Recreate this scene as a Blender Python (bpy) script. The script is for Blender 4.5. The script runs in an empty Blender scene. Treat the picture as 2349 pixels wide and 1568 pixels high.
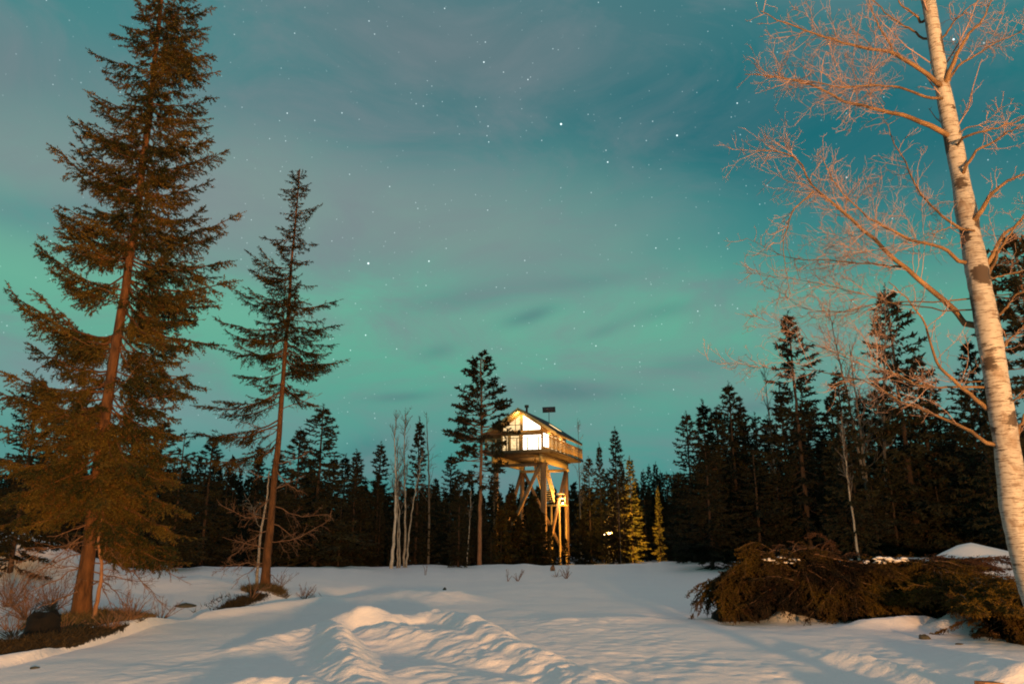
import bpy, math, random
import numpy as np
from mathutils import Vector, Matrix

random.seed(7)
RNG = np.random.default_rng(11)
C = bpy.context.scene.collection
sc = bpy.context.scene

# ------------------------------------------------------------------ camera
CAM = np.array([0.0, 0.0, 2.0])
PITCH = math.radians(14.8)
FPX, CX, CY = 1696.0, 1174.5, 784.0            # photo measured at 2349 x 1568
cp, sp = math.cos(PITCH), math.sin(PITCH)

def ray(px, py):
    a = (px - CX) / FPX; b = (CY - py) / FPX
    return np.array([a, cp - b * sp, sp + b * cp])

def at_Y(px, py, Y):
    d = ray(px, py); return CAM + d * (Y / d[1])

def at_Z(px, py, z):
    d = ray(px, py); return CAM + d * ((z - CAM[2]) / d[2])

cam_d = bpy.data.cameras.new('camera'); cam = bpy.data.objects.new('camera', cam_d); C.objects.link(cam)
cam.location = CAM; cam.rotation_euler = (math.pi / 2 + PITCH, 0, 0)
cam_d.lens = 26.0; cam_d.sensor_width = 36.0; cam_d.clip_end = 6000; cam_d.clip_start = 0.05
sc.camera = cam
sc.view_settings.view_transform = 'Standard'; sc.view_settings.look = 'None'; sc.view_settings.exposure = 0
sc.cycles.use_denoising = True
sc.cycles.max_bounces = 5; sc.cycles.diffuse_bounces = 2; sc.cycles.transparent_max_bounces = 4
sc.cycles.filter_width = 1.9
sc.cycles.sample_clamp_indirect = 4.0

# ------------------------------------------------------------------ node helpers
def srgb(r, g, b):
    f = lambda c: (c / 255) / 12.92 if c / 255 <= 0.04045 else ((c / 255 + 0.055) / 1.055) ** 2.4
    return (f(r), f(g), f(b), 1.0)

class NT:
    def __init__(s, tree): s.t = tree; s.n = tree.nodes; s.l = tree.links
    def new(s, typ, **kw):
        n = s.n.new(typ)
        for k, v in kw.items(): setattr(n, k, v)
        return n
    def put(s, sock, v):
        if isinstance(v, bpy.types.NodeSocket): s.l.new(v, sock)
        elif v is not None: sock.default_value = v
    def m(s, op, a, b=None, c=None, clamp=False):
        n = s.new('ShaderNodeMath', operation=op, use_clamp=clamp)
        s.put(n.inputs[0], a)
        if b is not None: s.put(n.inputs[1], b)
        if c is not None: s.put(n.inputs[2], c)
        return n.outputs[0]
    def mix(s, f, a, b, blend='MIX'):
        n = s.new('ShaderNodeMix', data_type='RGBA', blend_type=blend)
        s.put(n.inputs[0], f); s.put(n.inputs[6], a); s.put(n.inputs[7], b)
        return n.outputs[2]
    def noise(s, vec=None, scale=5, detail=3, rough=0.5, dist=0.0):
        n = s.new('ShaderNodeTexNoise'); n.inputs['Scale'].default_value = scale
        n.inputs['Detail'].default_value = detail; n.inputs['Roughness'].default_value = rough
        n.inputs['Distortion'].default_value = dist
        if vec is not None: s.l.new(vec, n.inputs['Vector'])
        return n
    def ramp(s, f, stops, interp='LINEAR'):
        n = s.new('ShaderNodeValToRGB'); cr = n.color_ramp; cr.interpolation = interp
        while len(cr.elements) < len(stops): cr.elements.new(0.5)
        for e, (p, col) in zip(cr.elements, stops):
            e.position = p; e.color = col if len(col) == 4 else (*col, 1)
        s.put(n.inputs[0], f); return n.outputs[0]
    def mapping(s, vec, scale=(1, 1, 1), loc=(0, 0, 0)):
        n = s.new('ShaderNodeMapping'); n.inputs['Scale'].default_value = scale; n.inputs['Location'].default_value = loc
        s.l.new(vec, n.inputs['Vector']); return n.outputs[0]

def new_mat(name):
    m = bpy.data.materials.new(name); m.use_nodes = True
    t = NT(m.node_tree); b = m.node_tree.nodes['Principled BSDF']
    return m, t, b

def simple_mat(name, c1, c2, scale=6, rough=0.8, stretch=(1, 1, 1), bump=0.0, spec=0.25, detail=4):
    m, t, b = new_mat(name)
    tc = t.new('ShaderNodeTexCoord')
    v = t.mapping(tc.outputs['Object'], stretch)
    n = t.noise(v, scale, detail, 0.6)
    f = t.ramp(n.outputs['Fac'], [(0.3, (0, 0, 0, 1)), (0.7, (1, 1, 1, 1))])
    t.put(b.inputs['Base Color'], t.mix(f, (*c1, 1), (*c2, 1)))
    b.inputs['Roughness'].default_value = rough
    b.inputs['Specular IOR Level'].default_value = spec
    if bump:
        bn = t.new('ShaderNodeBump'); bn.inputs['Strength'].default_value = bump; bn.inputs['Distance'].default_value = 0.02
        t.l.new(n.outputs['Fac'], bn.inputs['Height']); t.l.new(bn.outputs[0], b.inputs['Normal'])
    return m

def needle_mat(name, dark, light, brown, scale=1.2):
    m, t, b = new_mat(name)
    tc = t.new('ShaderNodeTexCoord'); oi = t.new('ShaderNodeObjectInfo')
    n = t.noise(tc.outputs['Object'], scale, 3, 0.6)
    n2 = t.noise(tc.outputs['Object'], scale * 9, 2, 0.6)
    f = t.ramp(n.outputs['Fac'], [(0.42, (0, 0, 0, 1)), (0.68, (1, 1, 1, 1))])
    col = t.mix(f, (*dark, 1), (*light, 1))
    g = t.ramp(n2.outputs['Fac'], [(0.52, (0, 0, 0, 1)), (0.75, (1, 1, 1, 1))])
    col = t.mix(g, col, (*brown, 1))
    r = t.m('MULTIPLY_ADD', oi.outputs['Random'], 0.5, 0.75)
    col2 = t.mix(1.0, col, r, 'MULTIPLY')
    t.put(b.inputs['Base Color'], col2)
    b.inputs['Roughness'].default_value = 0.75; b.inputs['Specular IOR Level'].default_value = 0.15
    return m

def emit_mat(name, col, strength, var=0.0, scale=3):
    m, t, b = new_mat(name)
    b.inputs['Base Color'].default_value = (0.1, 0.07, 0.04, 1)
    t.put(b.inputs['Emission Color'], (*col, 1))
    if var:
        tc = t.new('ShaderNodeTexCoord'); n = t.noise(tc.outputs['Object'], scale, 2)
        f = t.m('MULTIPLY_ADD', n.outputs['Fac'], var * 2, 1 - var)
        t.put(b.inputs['Emission Strength'], t.m('MULTIPLY', f, strength))
    else: b.inputs['Emission Strength'].default_value = strength
    return m

# ------------------------------------------------------------------ object helpers
def tag(o, label=None, cat=None, group=None, kind=None):
    if label: o['label'] = label
    if cat: o['category'] = cat
    if group: o['group'] = group
    if kind: o['kind'] = kind
    return o

def empty(name, loc=(0, 0, 0), rz=0.0):
    o = bpy.data.objects.new(name, None); C.objects.link(o)
    o.location = loc; o.rotation_euler = (0, 0, rz); o.empty_display_size = 0.3
    return o

def mesh_np(name, verts, tris=None, quads=None, smooth=False):
    me = bpy.data.meshes.new(name)
    verts = np.asarray(verts, dtype=np.float32)
    me.vertices.add(len(verts)); me.vertices.foreach_set('co', verts.ravel())
    loops, starts = [], []; off = 0
    for arr, k in ((tris, 3), (quads, 4)):
        if arr is None or len(arr) == 0: continue
        arr = np.asarray(arr, dtype=np.int32)
        loops.append(arr.ravel()); starts.append(off + np.arange(len(arr)) * k); off += arr.size
    loops = np.concatenate(loops); starts = np.concatenate(starts).astype(np.int32)
    me.loops.add(len(loops)); me.loops.foreach_set('vertex_index', loops)
    me.polygons.add(len(starts)); me.polygons.foreach_set('loop_start', starts)
    if smooth: me.polygons.foreach_set('use_smooth', np.ones(len(starts), dtype=bool))
    me.update(calc_edges=True)
    return me

def link_mesh(name, me, mat, parent=None):
    o = bpy.data.objects.new(name, me); C.objects.link(o)
    if mat is not None and not me.materials: me.materials.append(mat)
    if parent is not None: o.parent = parent
    return o

def copy_tree(o, parent=None):
    c = o.copy(); C.objects.link(c)
    if parent is not None: c.parent = parent
    for ch in list(o.children): copy_tree(ch, c)
    return c

def nrm(v): return v / np.maximum(np.linalg.norm(v, axis=-1, keepdims=True), 1e-9)

class MB:
    """collects verts, tris and quads of one mesh"""
    def __init__(s): s.v = []; s.t = []; s.q = []; s.n = 0
    def add(s, v, t=None, q=None):
        v = np.asarray(v, float).reshape(-1, 3)
        if t is not None and len(t): s.t.append(np.asarray(t, int) + s.n)
        if q is not None and len(q): s.q.append(np.asarray(q, int) + s.n)
        s.v.append(v); s.n += len(v)
    def box(s, lo, hi):
        x0, y0, z0 = lo; x1, y1, z1 = hi
        s.add([(x0,y0,z0),(x1,y0,z0),(x1,y1,z0),(x0,y1,z0),(x0,y0,z1),(x1,y0,z1),(x1,y1,z1),(x0,y1,z1)],
              q=[(3,2,1,0),(4,5,6,7),(0,1,5,4),(1,2,6,5),(2,3,7,6),(3,0,4,7)])
    def beam(s, a, b, w, h, up=(0, 0, 1)):
        a = np.array(a, float); b = np.array(b, float); d = nrm(b - a)
        sd = nrm(np.cross(d, np.array(up, float))); u = np.cross(sd, d)
        vs = [p + sd * i * w / 2 + u * j * h / 2 for p in (a, b) for i, j in ((-1,-1),(1,-1),(1,1),(-1,1))]
        s.add(vs, q=[(3,2,1,0),(4,5,6,7),(0,1,5,4),(1,2,6,5),(2,3,7,6),(3,0,4,7)])
    def tube(s, pts, rad, sides=8, cap=True):
        s.tubes(np.asarray(pts, float)[None], np.broadcast_to(np.asarray(rad, float), (len(pts),))[None], sides)
    def tubes(s, P, R, sides=3):
        P = np.asarray(P, float); n, m, _ = P.shape; R = np.broadcast_to(R, (n, m))
        if n == 0: return
        T = np.empty_like(P); T[:, 1:-1] = P[:, 2:] - P[:, :-2]; T[:, 0] = P[:, 1] - P[:, 0]; T[:, -1] = P[:, -1] - P[:, -2]
        T = nrm(T); ref = np.where((np.abs(T[..., 2:3]) > 0.8), np.array([1.0, 0, 0]), np.array([0, 0, 1.0]))
        # one reference per tube keeps the rings untwisted
        ref = np.repeat(ref[:, :1], m, axis=1)
        A = nrm(np.cross(T, ref)); B = np.cross(T, A)
        ang = np.arange(sides) / sides * 2 * np.pi
        V = P[:, :, None] + R[:, :, None, None] * (A[:, :, None] * np.cos(ang)[:, None] + B[:, :, None] * np.sin(ang)[:, None])
        idx = np.arange(n * m * sides).reshape(n, m, sides)
        a = idx[:, :-1, :]; b = np.roll(idx, -1, axis=2)[:, :-1, :]; c = np.roll(idx, -1, axis=2)[:, 1:, :]; d = idx[:, 1:, :]
        q = np.stack([a, d, c, b], -1).reshape(-1, 4)
        tr = None
        if sides > 4:
            ctr = P[:, -1]; base = n * m * sides + np.arange(n)
            last = idx[:, -1, :]
            tr = np.stack([last, np.roll(last, -1, 1), np.repeat(base[:, None], sides, 1)], -1).reshape(-1, 3)
            s.add(np.concatenate([V.reshape(-1, 3), ctr]), t=tr, q=q)
        else: s.add(V.reshape(-1, 3), q=q)
    def needles(s, P, D, L, per_m, w, nl, rng, spread=0.8):
        """short needle-clump triangles set round each twig"""
        cnt = np.maximum(2, (L * per_m * rng.uniform(0.7, 1.3, len(L))).astype(int))
        i = np.repeat(np.arange(len(L)), cnt); k = len(i)
        t = rng.uniform(0, 1.0, k)
        r = rng.normal(size=(k, 3)); d = D[i]
        r = nrm(r - d * np.sum(r * d, 1, keepdims=True))
        nd = nrm(d * 0.75 + r * spread + np.array([0, 0, 0.08]))
        base = P[i] + d * (L[i] * t)[:, None]
        sd = nrm(np.cross(nd, rng.normal(size=(k, 3))))
        ln = nl * rng.uniform(0.6, 1.2, k) * (1 - 0.35 * t)
        v0 = base - sd * (w / 2); v1 = base + sd * (w / 2); v2 = base + nd * ln[:, None]
        V = np.stack([v0, v1, v2], 1).reshape(-1, 3)
        s.add(V, t=np.arange(3 * k).reshape(-1, 3))
    def slivers(s, P, D, L, w, rng):
        k = len(L); sd = nrm(np.cross(D, rng.normal(size=(k, 3))))
        V = np.stack([P - sd * w, P + sd * w, P + D * L[:, None]], 1).reshape(-1, 3)
        s.add(V, t=np.arange(3 * k).reshape(-1, 3))
    def mesh(s, name, smooth=False):
        return mesh_np(name, np.concatenate(s.v), np.concatenate(s.t) if s.t else None, np.concatenate(s.q) if s.q else None, smooth)
    def build(s, name, mat, parent=None, smooth=False):
        return link_mesh(name, s.mesh(name, smooth), mat, parent)

# ------------------------------------------------------------------ numpy value noise
def vnoise(x, y, seed=0):
    xi = np.floor(x).astype(np.int64); yi = np.floor(y).astype(np.int64); xf = x - xi; yf = y - yi
    def h(a, b):
        n = (a * 374761393 + b * 668265263 + seed * 1442695041) & 0xffffffff
        n = ((n ^ (n >> 13)) * 1274126177) & 0xffffffff
        return ((n ^ (n >> 16)) & 0xffff) / 65535.0
    u = xf * xf * (3 - 2 * xf); v = yf * yf * (3 - 2 * yf)
    return ((h(xi, yi) * (1 - u) + h(xi + 1, yi) * u) * (1 - v) + (h(xi, yi + 1) * (1 - u) + h(xi + 1, yi + 1) * u) * v) * 2 - 1
def fbm(x, y, o=3, seed=0):
    z = 0; a = 1; tot = 0
    for i in range(o):
        c, s_ = math.cos(0.7 * i), math.sin(0.7 * i)
        z = z + a * vnoise((x * c - y * s_) * 2 ** i + 17.3 * i, (x * s_ + y * c) * 2 ** i - 9.1 * i, seed + i); tot += a; a *= 0.5
    return z / tot
def sstep(a, b, x):
    t = np.clip((x - a) / (b - a), 0, 1); return t * t * (3 - 2 * t)

# ------------------------------------------------------------------ the lie of the snow
CREST = np.array([  # angle x/y, crest height, crest distance
    (-2.0, 0.9, 28), (-0.75, 0.9, 28), (-0.62, 0.85, 29), (-0.5, 0.74, 30), (-0.38, 0.70, 32), (-0.25, 0.62, 36), (-0.15, 0.37, 44), (0.0, 0.36, 44),
    (0.12, 0.40, 44), (0.2, 0.60, 44), (0.28, 0.70, 43), (0.36, 0.85, 38), (0.45, 1.0, 34), (0.54, 1.15, 31), (0.6, 1.5, 28.5), (0.68, 1.55, 28), (2.0, 1.0, 28)])
def path(pts): return [tuple(at_Z(px, py, z)[:2]) + (z,) for px, py, z in pts]
RIDGES = [
    (path([(735,1450,.15),(785,1405,.40),(830,1388,.55),(900,1400,.44),(1000,1398,.40),(1060,1400,.48),(1150,1447,.42),(1240,1490,.36),(1330,1535,.30),(1430,1590,.24)]), 0.62, 1.0),
    (path([(770,1430,.34),(800,1490,.30),(850,1560,.22),(900,1620,.18)]), 0.42, 1.0),
    (path([(900,1430,.30),(1050,1445,.32),(1150,1500,.26)]), 0.8, 0.9),
    (path([(1000,1520,.18),(1150,1560,.18)]), 1.0, 0.35),
    (path([(940,1352,.28),(1020,1350,.34)]), 1.3, 0.25),
    (path([(480,1580,.14),(600,1548,.24),(690,1550,.26),(740,1590,.2)]), 0.40, 1.1),
    (path([(560,1480,.08),(640,1450,.18),(730,1432,.2)]), 0.40, 0.8),
    (path([(1850,1478,.10),(2000,1503,.16),(2150,1535,.20),(2400,1585,.22)]), 0.28, 0.5),
    (path([(2080,1572,.26),(2180,1562,.30)]), 0.45, 0.8),
    (path([(2260,1375,.3),(2215,1400,.38),(2180,1425,.2)]), 0.5, 0.5),
    (path([(2255,1500,.2),(2349,1515,.3)]), 0.6, 0.6),
    (path([(1300,1420,.04),(1480,1410,.07)]), 0.5, 0.6),
    (path([(1745,1392,.16),(1800,1400,.22),(1830,1410,.12)]), 0.38, .5),
    (path([(1990,1418,.2),(2060,1412,.26),(2120,1416,.2)]), 0.42, .4),
]
EDGE = np.array([at_Z(px, py, 0.18)[:2] for px, py in ((-400,1560),(0,1500),(150,1476),(330,1430),(430,1402),(560,1388),(640,1378),(760,1364),(820,1362))])
SPR1 = at_Y(185, 1430, 17.2); SPR2 = at_Y(606, 1374, 25.0)
def tree_mound(x, y, c, r): return np.exp(-((x - c[0]) ** 2 + (y - c[1]) ** 2) / (r * r))
BRUSH = (at_Z(1940, 1400, 0.1))
def ground(x, y, soil=False):
    x = np.asarray(x, float); y = np.asarray(y, float)
    yy = np.maximum(y, 1.0); a = np.clip(x / yy, -2, 2)
    zc = np.interp(a, CREST[:, 0], CREST[:, 1]); yc = np.interp(a, CREST[:, 0], CREST[:, 2])
    zc = zc + 0.10 * fbm(a * 14, a * 0 + 3.3, 3, 5) + 0.05 * fbm(a * 50, a * 0 + 1, 2, 8)
    w = np.minimum(14, yc - 13)
    rise = sstep(0, 1, (y - (yc - w)) / w)
    z = zc * rise - (zc + 0.5) * sstep(yc + 2.5, yc + 10, y)
    z = z * (y > 1)
    near = np.exp(-np.maximum(y - 30, 0) / 25)
    z = z + near * (0.10 * fbm(x * .22, y * .22, 3, 1) + 0.025 * fbm(x * 1.1, y * 1.1, 2, 2))
    # ploughed-up ridges
    ridge = np.zeros_like(z); lump = np.zeros_like(z)
    for pts, wd, lm in RIDGES:
        for (x0, y0, h0), (x1, y1, h1) in zip(pts[:-1], pts[1:]):
            dx, dy = x1 - x0, y1 - y0; L2 = dx * dx + dy * dy
            t = np.clip(((x - x0) * dx + (y - y0) * dy) / L2, 0, 1)
            d2 = (x - x0 - t * dx) ** 2 + (y - y0 - t * dy) ** 2
            g = np.exp(-d2 / (wd * wd)); hh = (h0 + (h1 - h0) * t) * g
            ridge = np.maximum(ridge, hh); lump = np.maximum(lump, lm * np.exp(-d2 / (wd * wd * 2.2)))
    n1 = fbm(x * 1.6, y * 1.6, 3, 21); n2 = fbm(x * 4.5, y * 4.5, 3, 33)
    n4 = fbm(x * 9 + 5, y * 9, 2, 41)
    z = z + ridge * (1 + 0.14 * n1 + 0.06 * n2) + lump * (0.022 * n1 + 0.015 * n2 + 0.015 * n4)
    fg = np.exp(-np.maximum(y - 22, 0) / 8) * (y > -20)
    z = z + fg * 0.018 * n2 * (0.4 + sstep(-0.2, 0.5, fbm(x * .4, y * .4, 2, 77)))
    # step down behind the left lip
    ye = np.interp(x, EDGE[:, 0], EDGE[:, 1]); fx = 1 - sstep(EDGE[-2, 0], EDGE[-1, 0], x)
    s = y - ye + 0.12 * fbm(x * 1.5, y * 0, 3, 51)
    z = z + fx * (0.14 * np.exp(-(s + 0.5) ** 2 / 0.5) + (0.22 - 0.62 * sstep(SPR1[0] + 1.2, SPR1[0] + 3.2, x)) * sstep(-0.1, 1.2, s) * (1 - sstep(2.5, 6, s)))
    # tussocks under the trees
    m1 = tree_mound(x, y, (SPR1[0] + .3, SPR1[1] + .1), 1.3); m2 = tree_mound(x, y, SPR2, 0.8)
    z = z + 0.35 * m1 + 0.22 * m2
    # big drift at the far left, bank at the right, hollow by the birch
    for px, py, Y, hh, rx, ry in ((55, 1256, 27, 1.05, 2.6, 2.2), (-90, 1290, 25, .9, 2.2, 2.0), (2200, 1300, 26, 0.45, 2.0, 1.2), (420, 1325, 26, .2, 2.5, 1.5)):
        c = at_Y(px, py, Y); z = z + hh * np.exp(-((x - c[0]) / rx) ** 2 - ((y - c[1]) / ry) ** 2)
    c = at_Z(2330, 1440, 0); z = z - 0.45 * np.exp(-((x - c[0] - .2) / 1.0) ** 2 - ((y - c[1]) / 1.6) ** 2)
    # melted scallops in front of the brush heap
    bz = np.exp(-((x - BRUSH[0]) / 3.6) ** 2 - ((y - BRUSH[1] - 1.2) / 1.5) ** 2)
    z = z - 0.22 * bz
    if not soil: return z
    so = sstep(0.32, 0.55, m1 + 0.25 * n1) + sstep(0.45, 0.65, m2 + 0.2 * n1)
    so = so + fx * sstep(0.15, 0.35, s) * (1 - sstep(0.9, 1.5, s + .4 * n1)) * sstep(-14.5, -12.5, -x * -1) * 0 
    leftdark = fx * sstep(0.0, 0.35, s + .25 * n2) * (1 - sstep(2.0, 3.2, s + 1.2 * n1 + .5 * n2)) * (1 - sstep(SPR1[0] + 1.4, SPR1[0] + 2.4, x))
    so = so + leftdark
    cc = at_Z(2340, 1430, 0); so = so + sstep(.35, .6, np.exp(-((x - cc[0] - .1) / .75) ** 2 - ((y - cc[1] - .1) / 1.5) ** 2) + .15 * n2)
    so = so + sstep(0.5, 0.75, bz + 0.2 * n1)
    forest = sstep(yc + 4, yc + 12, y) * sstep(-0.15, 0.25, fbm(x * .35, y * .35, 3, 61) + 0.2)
    return z, np.clip(so, 0, 1), np.clip(forest, 0, 1)
def gz(x, y): return float(ground(np.array([x]), np.array([y]))[0])

def axis_coords(lo_fine, hi_fine, step, far, growth=1.09):
    a = list(np.arange(lo_fine, hi_fine + step / 2, step))
    s_ = step; p = a[-1]; up = []
    while p < far: s_ *= growth; p += s_; up.append(p)
    s_ = step; p = a[0]; dn = []
    while p > -far: s_ *= growth; p -= s_; dn.append(p)
    return np.array(dn[::-1] + a + up)
gxs = axis_coords(-13, 10, 0.055, 1800, 1.045)
ys = list(np.arange(8, 22, 0.06)); st = 0.06; p = ys[-1]
while p < 60: st = min(st * 1.02, 0.35); p += st; ys.append(p)
while p < 2500: st *= 1.09; p += st; ys.append(p)
dn = []; st = 0.06; p = ys[0]
while p > -1500: st *= 1.09; p -= st; dn.append(p)
gys = np.array(dn[::-1] + ys)
GX, GY = np.meshgrid(gxs, gys)
GZ, SO, FO = ground(GX.ravel(), GY.ravel(), soil=True)
V = np.stack([GX.ravel(), GY.ravel(), GZ], 1)
nx, ny = len(gxs), len(gys)
I = np.arange(nx * ny).reshape(ny, nx)
Q = np.stack([I[:-1, :-1], I[:-1, 1:], I[1:, 1:], I[1:, :-1]], -1).reshape(-1, 4)
gme = mesh_np('snow_ground', V, quads=Q, smooth=True)
at = gme.attributes.new('soil', 'FLOAT', 'POINT'); at.data.foreach_set('value', SO.astype(np.float32))
at = gme.attributes.new('forest', 'FLOAT', 'POINT'); at.data.foreach_set('value', FO.astype(np.float32))
m, t, b = new_mat('snow')
tc = t.new('ShaderNodeTexCoord')
n1 = t.noise(tc.outputs['Object'], 0.6, 4, .6); n2 = t.noise(tc.outputs['Object'], 14, 4, .7); n3 = t.noise(tc.outputs['Object'], 60, 3, .7)
snow = t.mix(n1.outputs['Fac'], (0.79, 0.78, 0.81, 1), (0.87, 0.84, 0.84, 1))
dirt = t.ramp(n2.outputs['Fac'], [(0.3, (0.010, 0.008, 0.005, 1)), (0.7, (0.045, 0.032, 0.014, 1))])
a1 = t.new('ShaderNodeAttribute', attribute_name='soil'); a2 = t.new('ShaderNodeAttribute', attribute_name='forest')
spk = t.ramp(n3.outputs['Fac'], [(0.74, (0, 0, 0, 1)), (0.80, (1, 1, 1, 1))])
sf = t.m('MULTIPLY_ADD', t.m('SUBTRACT', n2.outputs['Fac'], .5), 1.1, a1.outputs['Fac'])
sf = t.ramp(sf, [(0.42, (0, 0, 0, 1)), (0.56, (1, 1, 1, 1))])
col = t.mix(sf, snow, dirt)
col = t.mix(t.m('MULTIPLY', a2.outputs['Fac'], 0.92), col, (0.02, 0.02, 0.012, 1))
t.put(b.inputs['Base Color'], col); b.inputs['Roughness'].default_value = 0.7; b.inputs['Specular IOR Level'].default_value = 0.2
bn = t.new('ShaderNodeBump'); bn.inputs['Strength'].default_value = 0.5; bn.inputs['Distance'].default_value = 0.035
hh = t.m('MULTIPLY_ADD', n3.outputs['Fac'], 0.25, n2.outputs['Fac'])
t.l.new(hh, bn.inputs['Height']); t.l.new(bn.outputs[0], b.inputs['Normal'])
MAT_SNOW = m
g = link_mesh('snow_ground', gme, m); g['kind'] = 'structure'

# ------------------------------------------------------------------ the sky: aurora light, thin cloud and stars
world = bpy.data.worlds.new('World'); sc.world = world; world.use_nodes = True
t = NT(world.node_tree); bg = world.node_tree.nodes['Background']
tc = t.new('ShaderNodeTexCoord'); gen = tc.outputs['Generated']
sep = t.new('ShaderNodeSeparateXYZ'); t.l.new(gen, sep.inputs[0])
X, Y, Z = sep.outputs
DEG = 57.29578
az = t.m('MULTIPLY', t.m('ARCTAN2', X, Y), DEG); el = t.m('MULTIPLY', t.m('ARCSINE', Z), DEG)
wn = t.noise(gen, 2.2, 4, .55); wc = t.new('ShaderNodeSeparateColor'); t.l.new(wn.outputs['Color'], wc.inputs[0])
azw = t.m('MULTIPLY_ADD', t.m('SUBTRACT', wc.outputs[0], .5), 26.0, az)
elw = t.m('MULTIPLY_ADD', t.m('SUBTRACT', wc.outputs[1], .5), 7.0, el)
def azel(px, py):
    d = ray(px, py); d = d / np.linalg.norm(d)
    return math.degrees(math.atan2(d[0], d[1])), math.degrees(math.asin(d[2]))
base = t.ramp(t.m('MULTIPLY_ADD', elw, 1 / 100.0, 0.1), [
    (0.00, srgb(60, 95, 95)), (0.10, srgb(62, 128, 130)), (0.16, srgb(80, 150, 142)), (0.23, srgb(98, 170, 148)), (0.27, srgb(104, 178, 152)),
    (0.34, srgb(84, 162, 148)), (0.41, srgb(64, 140, 140)), (0.48, srgb(66, 128, 132)), (0.54, srgb(100, 126, 134)), (0.68, srgb(180, 160, 162)), (1.0, srgb(190, 166, 166))])  # unseen overhead tones, brightened pinkish grey to light the snow more neutrally
def blob(p0, p1, thick, strength, col, cur, warp=1.0):
    a0 = azel(*p0); a1_ = azel(*p1); cxy = ((a0[0] + a1_[0]) / 2, (a0[1] + a1_[1]) / 2)
    L = max(math.hypot(a1_[0] - a0[0], a1_[1] - a0[1]) / 2, 0.5); th = math.atan2(a1_[1] - a0[1], a1_[0] - a0[0]); T = thick / 29.0
    A = azw if warp > .5 else t.m('MULTIPLY_ADD', t.m('SUBTRACT', wc.outputs[0], .5), 5.0, az)
    E = elw if warp > .5 else t.m('MULTIPLY_ADD', t.m('SUBTRACT', wc.outputs[1], .5), 2.0, el)
    dx = t.m('SUBTRACT', A, cxy[0]); dy = t.m('SUBTRACT', E, cxy[1])
    u = t.m('ADD', t.m('MULTIPLY', dx, math.cos(th) / L), t.m('MULTIPLY', dy, math.sin(th) / L))
    v = t.m('ADD', t.m('MULTIPLY', dx, -math.sin(th) / T), t.m('MULTIPLY', dy, math.cos(th) / T))
    r2 = t.m('ADD', t.m('MULTIPLY', u, u), t.m('MULTIPLY', v, v))
    f = t.m('MULTIPLY', t.m('EXPONENT', t.m('MULTIPLY', r2, -0.8)), strength, clamp=True)
    return t.mix(f, cur, col)
# streaky cloud texture shared by the broad clouds
col = base
teal = srgb(20, 104, 114); grey = srgb(132, 147, 147); pur = srgb(74, 122, 124); bl = srgb(128, 152, 156)
col = blob((1150, 200), (2500, 260), 200, 1.0, teal, col)
col = blob((450, 215), (1200, 235), 75, .55, srgb(48, 112, 120), col)
col = blob((1500, 420), (2500, 400), 120, .55, srgb(30, 125, 130), col)
col = blob((-350, 270), (1150, 440), 125, 1.0, grey, col)
col = blob((500, 420), (1650, 520), 95, .85, srgb(124, 150, 146), col)
col = blob((700, 40), (1500, 110), 90, .9, srgb(104, 126, 132), col)
col = blob((-300, 60), (300, 160), 80, .7, srgb(108, 128, 134), col)
col = blob((-200, 455), (250, 460), 40, .5, srgb(70, 138, 140), col)
col = blob((-100, 820), (560, 960), 70, .8, bl, col)
col = blob((1600, 960), (2500, 800), 80, .5, srgb(112, 150, 144), col)
col = blob((300, 640), (1700, 640), 60, .35, srgb(110, 175, 155), col)
for (p0, p1, th, s_) in (((1150, 735), (1265, 700), 16, .65), ((920, 705), (1190, 655), 26, .45), ((1190, 655), (1430, 630), 16, .35), ((1150, 900), (1410, 893), 20, .75), ((1200, 880), (1330, 880), 10, .4),
                         ((1470, 845), (1720, 820), 20, .4), ((850, 912), (980, 903), 10, .5), ((970, 815), (1040, 795), 15, .4), ((1430, 725), (1600, 700), 16, .35), ((1600, 950), (1800, 925), 14, .45), ((1330, 765), (1420, 735), 12, .35), ((760, 1060), (900, 1010), 30, .5)):
    col = blob(p0, p1, th, s_, pur, col, 0)
mp = t.mapping(gen, (2.4, 2.4, 5.5)); mp.node.inputs['Rotation'].default_value = (0, math.radians(9), 0); cn = t.noise(mp, 2.0, 7, .62, .6)
cf = t.ramp(cn.outputs['Fac'], [(0.42, (0, 0, 0, 1)), (0.70, (1, 1, 1, 1))])
col = t.mix(t.m('MULTIPLY', cf, .62), col, srgb(124, 136, 142))
col = blob((1600, 260), (2700, 330), 190, .8, teal, col)
col = blob((1450, 500), (2500, 520), 90, .4, srgb(48, 140, 138), col)
# faint stars
def stars(col, scale, rad, thr, stren, seedloc):
    mpv = t.mapping(gen, (1, 1, 1), seedloc)
    vo = t.new('ShaderNodeTexVoronoi'); vo.inputs['Scale'].default_value = scale; t.l.new(mpv, vo.inputs['Vector'])
    sc2 = t.new('ShaderNodeSeparateColor'); t.l.new(vo.outputs['Color'], sc2.inputs[0])
    r = t.m('MULTIPLY_ADD', sc2.outputs[1], rad * scale * .6, rad * scale * .6)
    d = t.m('SUBTRACT', 1.0, t.m('DIVIDE', vo.outputs['Distance'], r), clamp=True)
    on = t.m('GREATER_THAN', sc2.outputs[0], thr)
    f = t.m('MULTIPLY', t.m('MULTIPLY', d, on), t.m('MULTIPLY', t.m('POWER', sc2.outputs[2], 2.5), stren))
    n = t.new('ShaderNodeVectorMath', operation='SCALE'); n.inputs[0].default_value = (0.8, 0.98, 1.0); t.l.new(f, n.inputs['Scale'])
    return t.mix(1.0, col, n.outputs[0], 'ADD')
col = stars(col, 42, .0010, .35, 2.2, (0, 0, 0))
col = stars(col, 150, .0009, .5, 1.1, (7.1, 2.2, 5.4))
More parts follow.
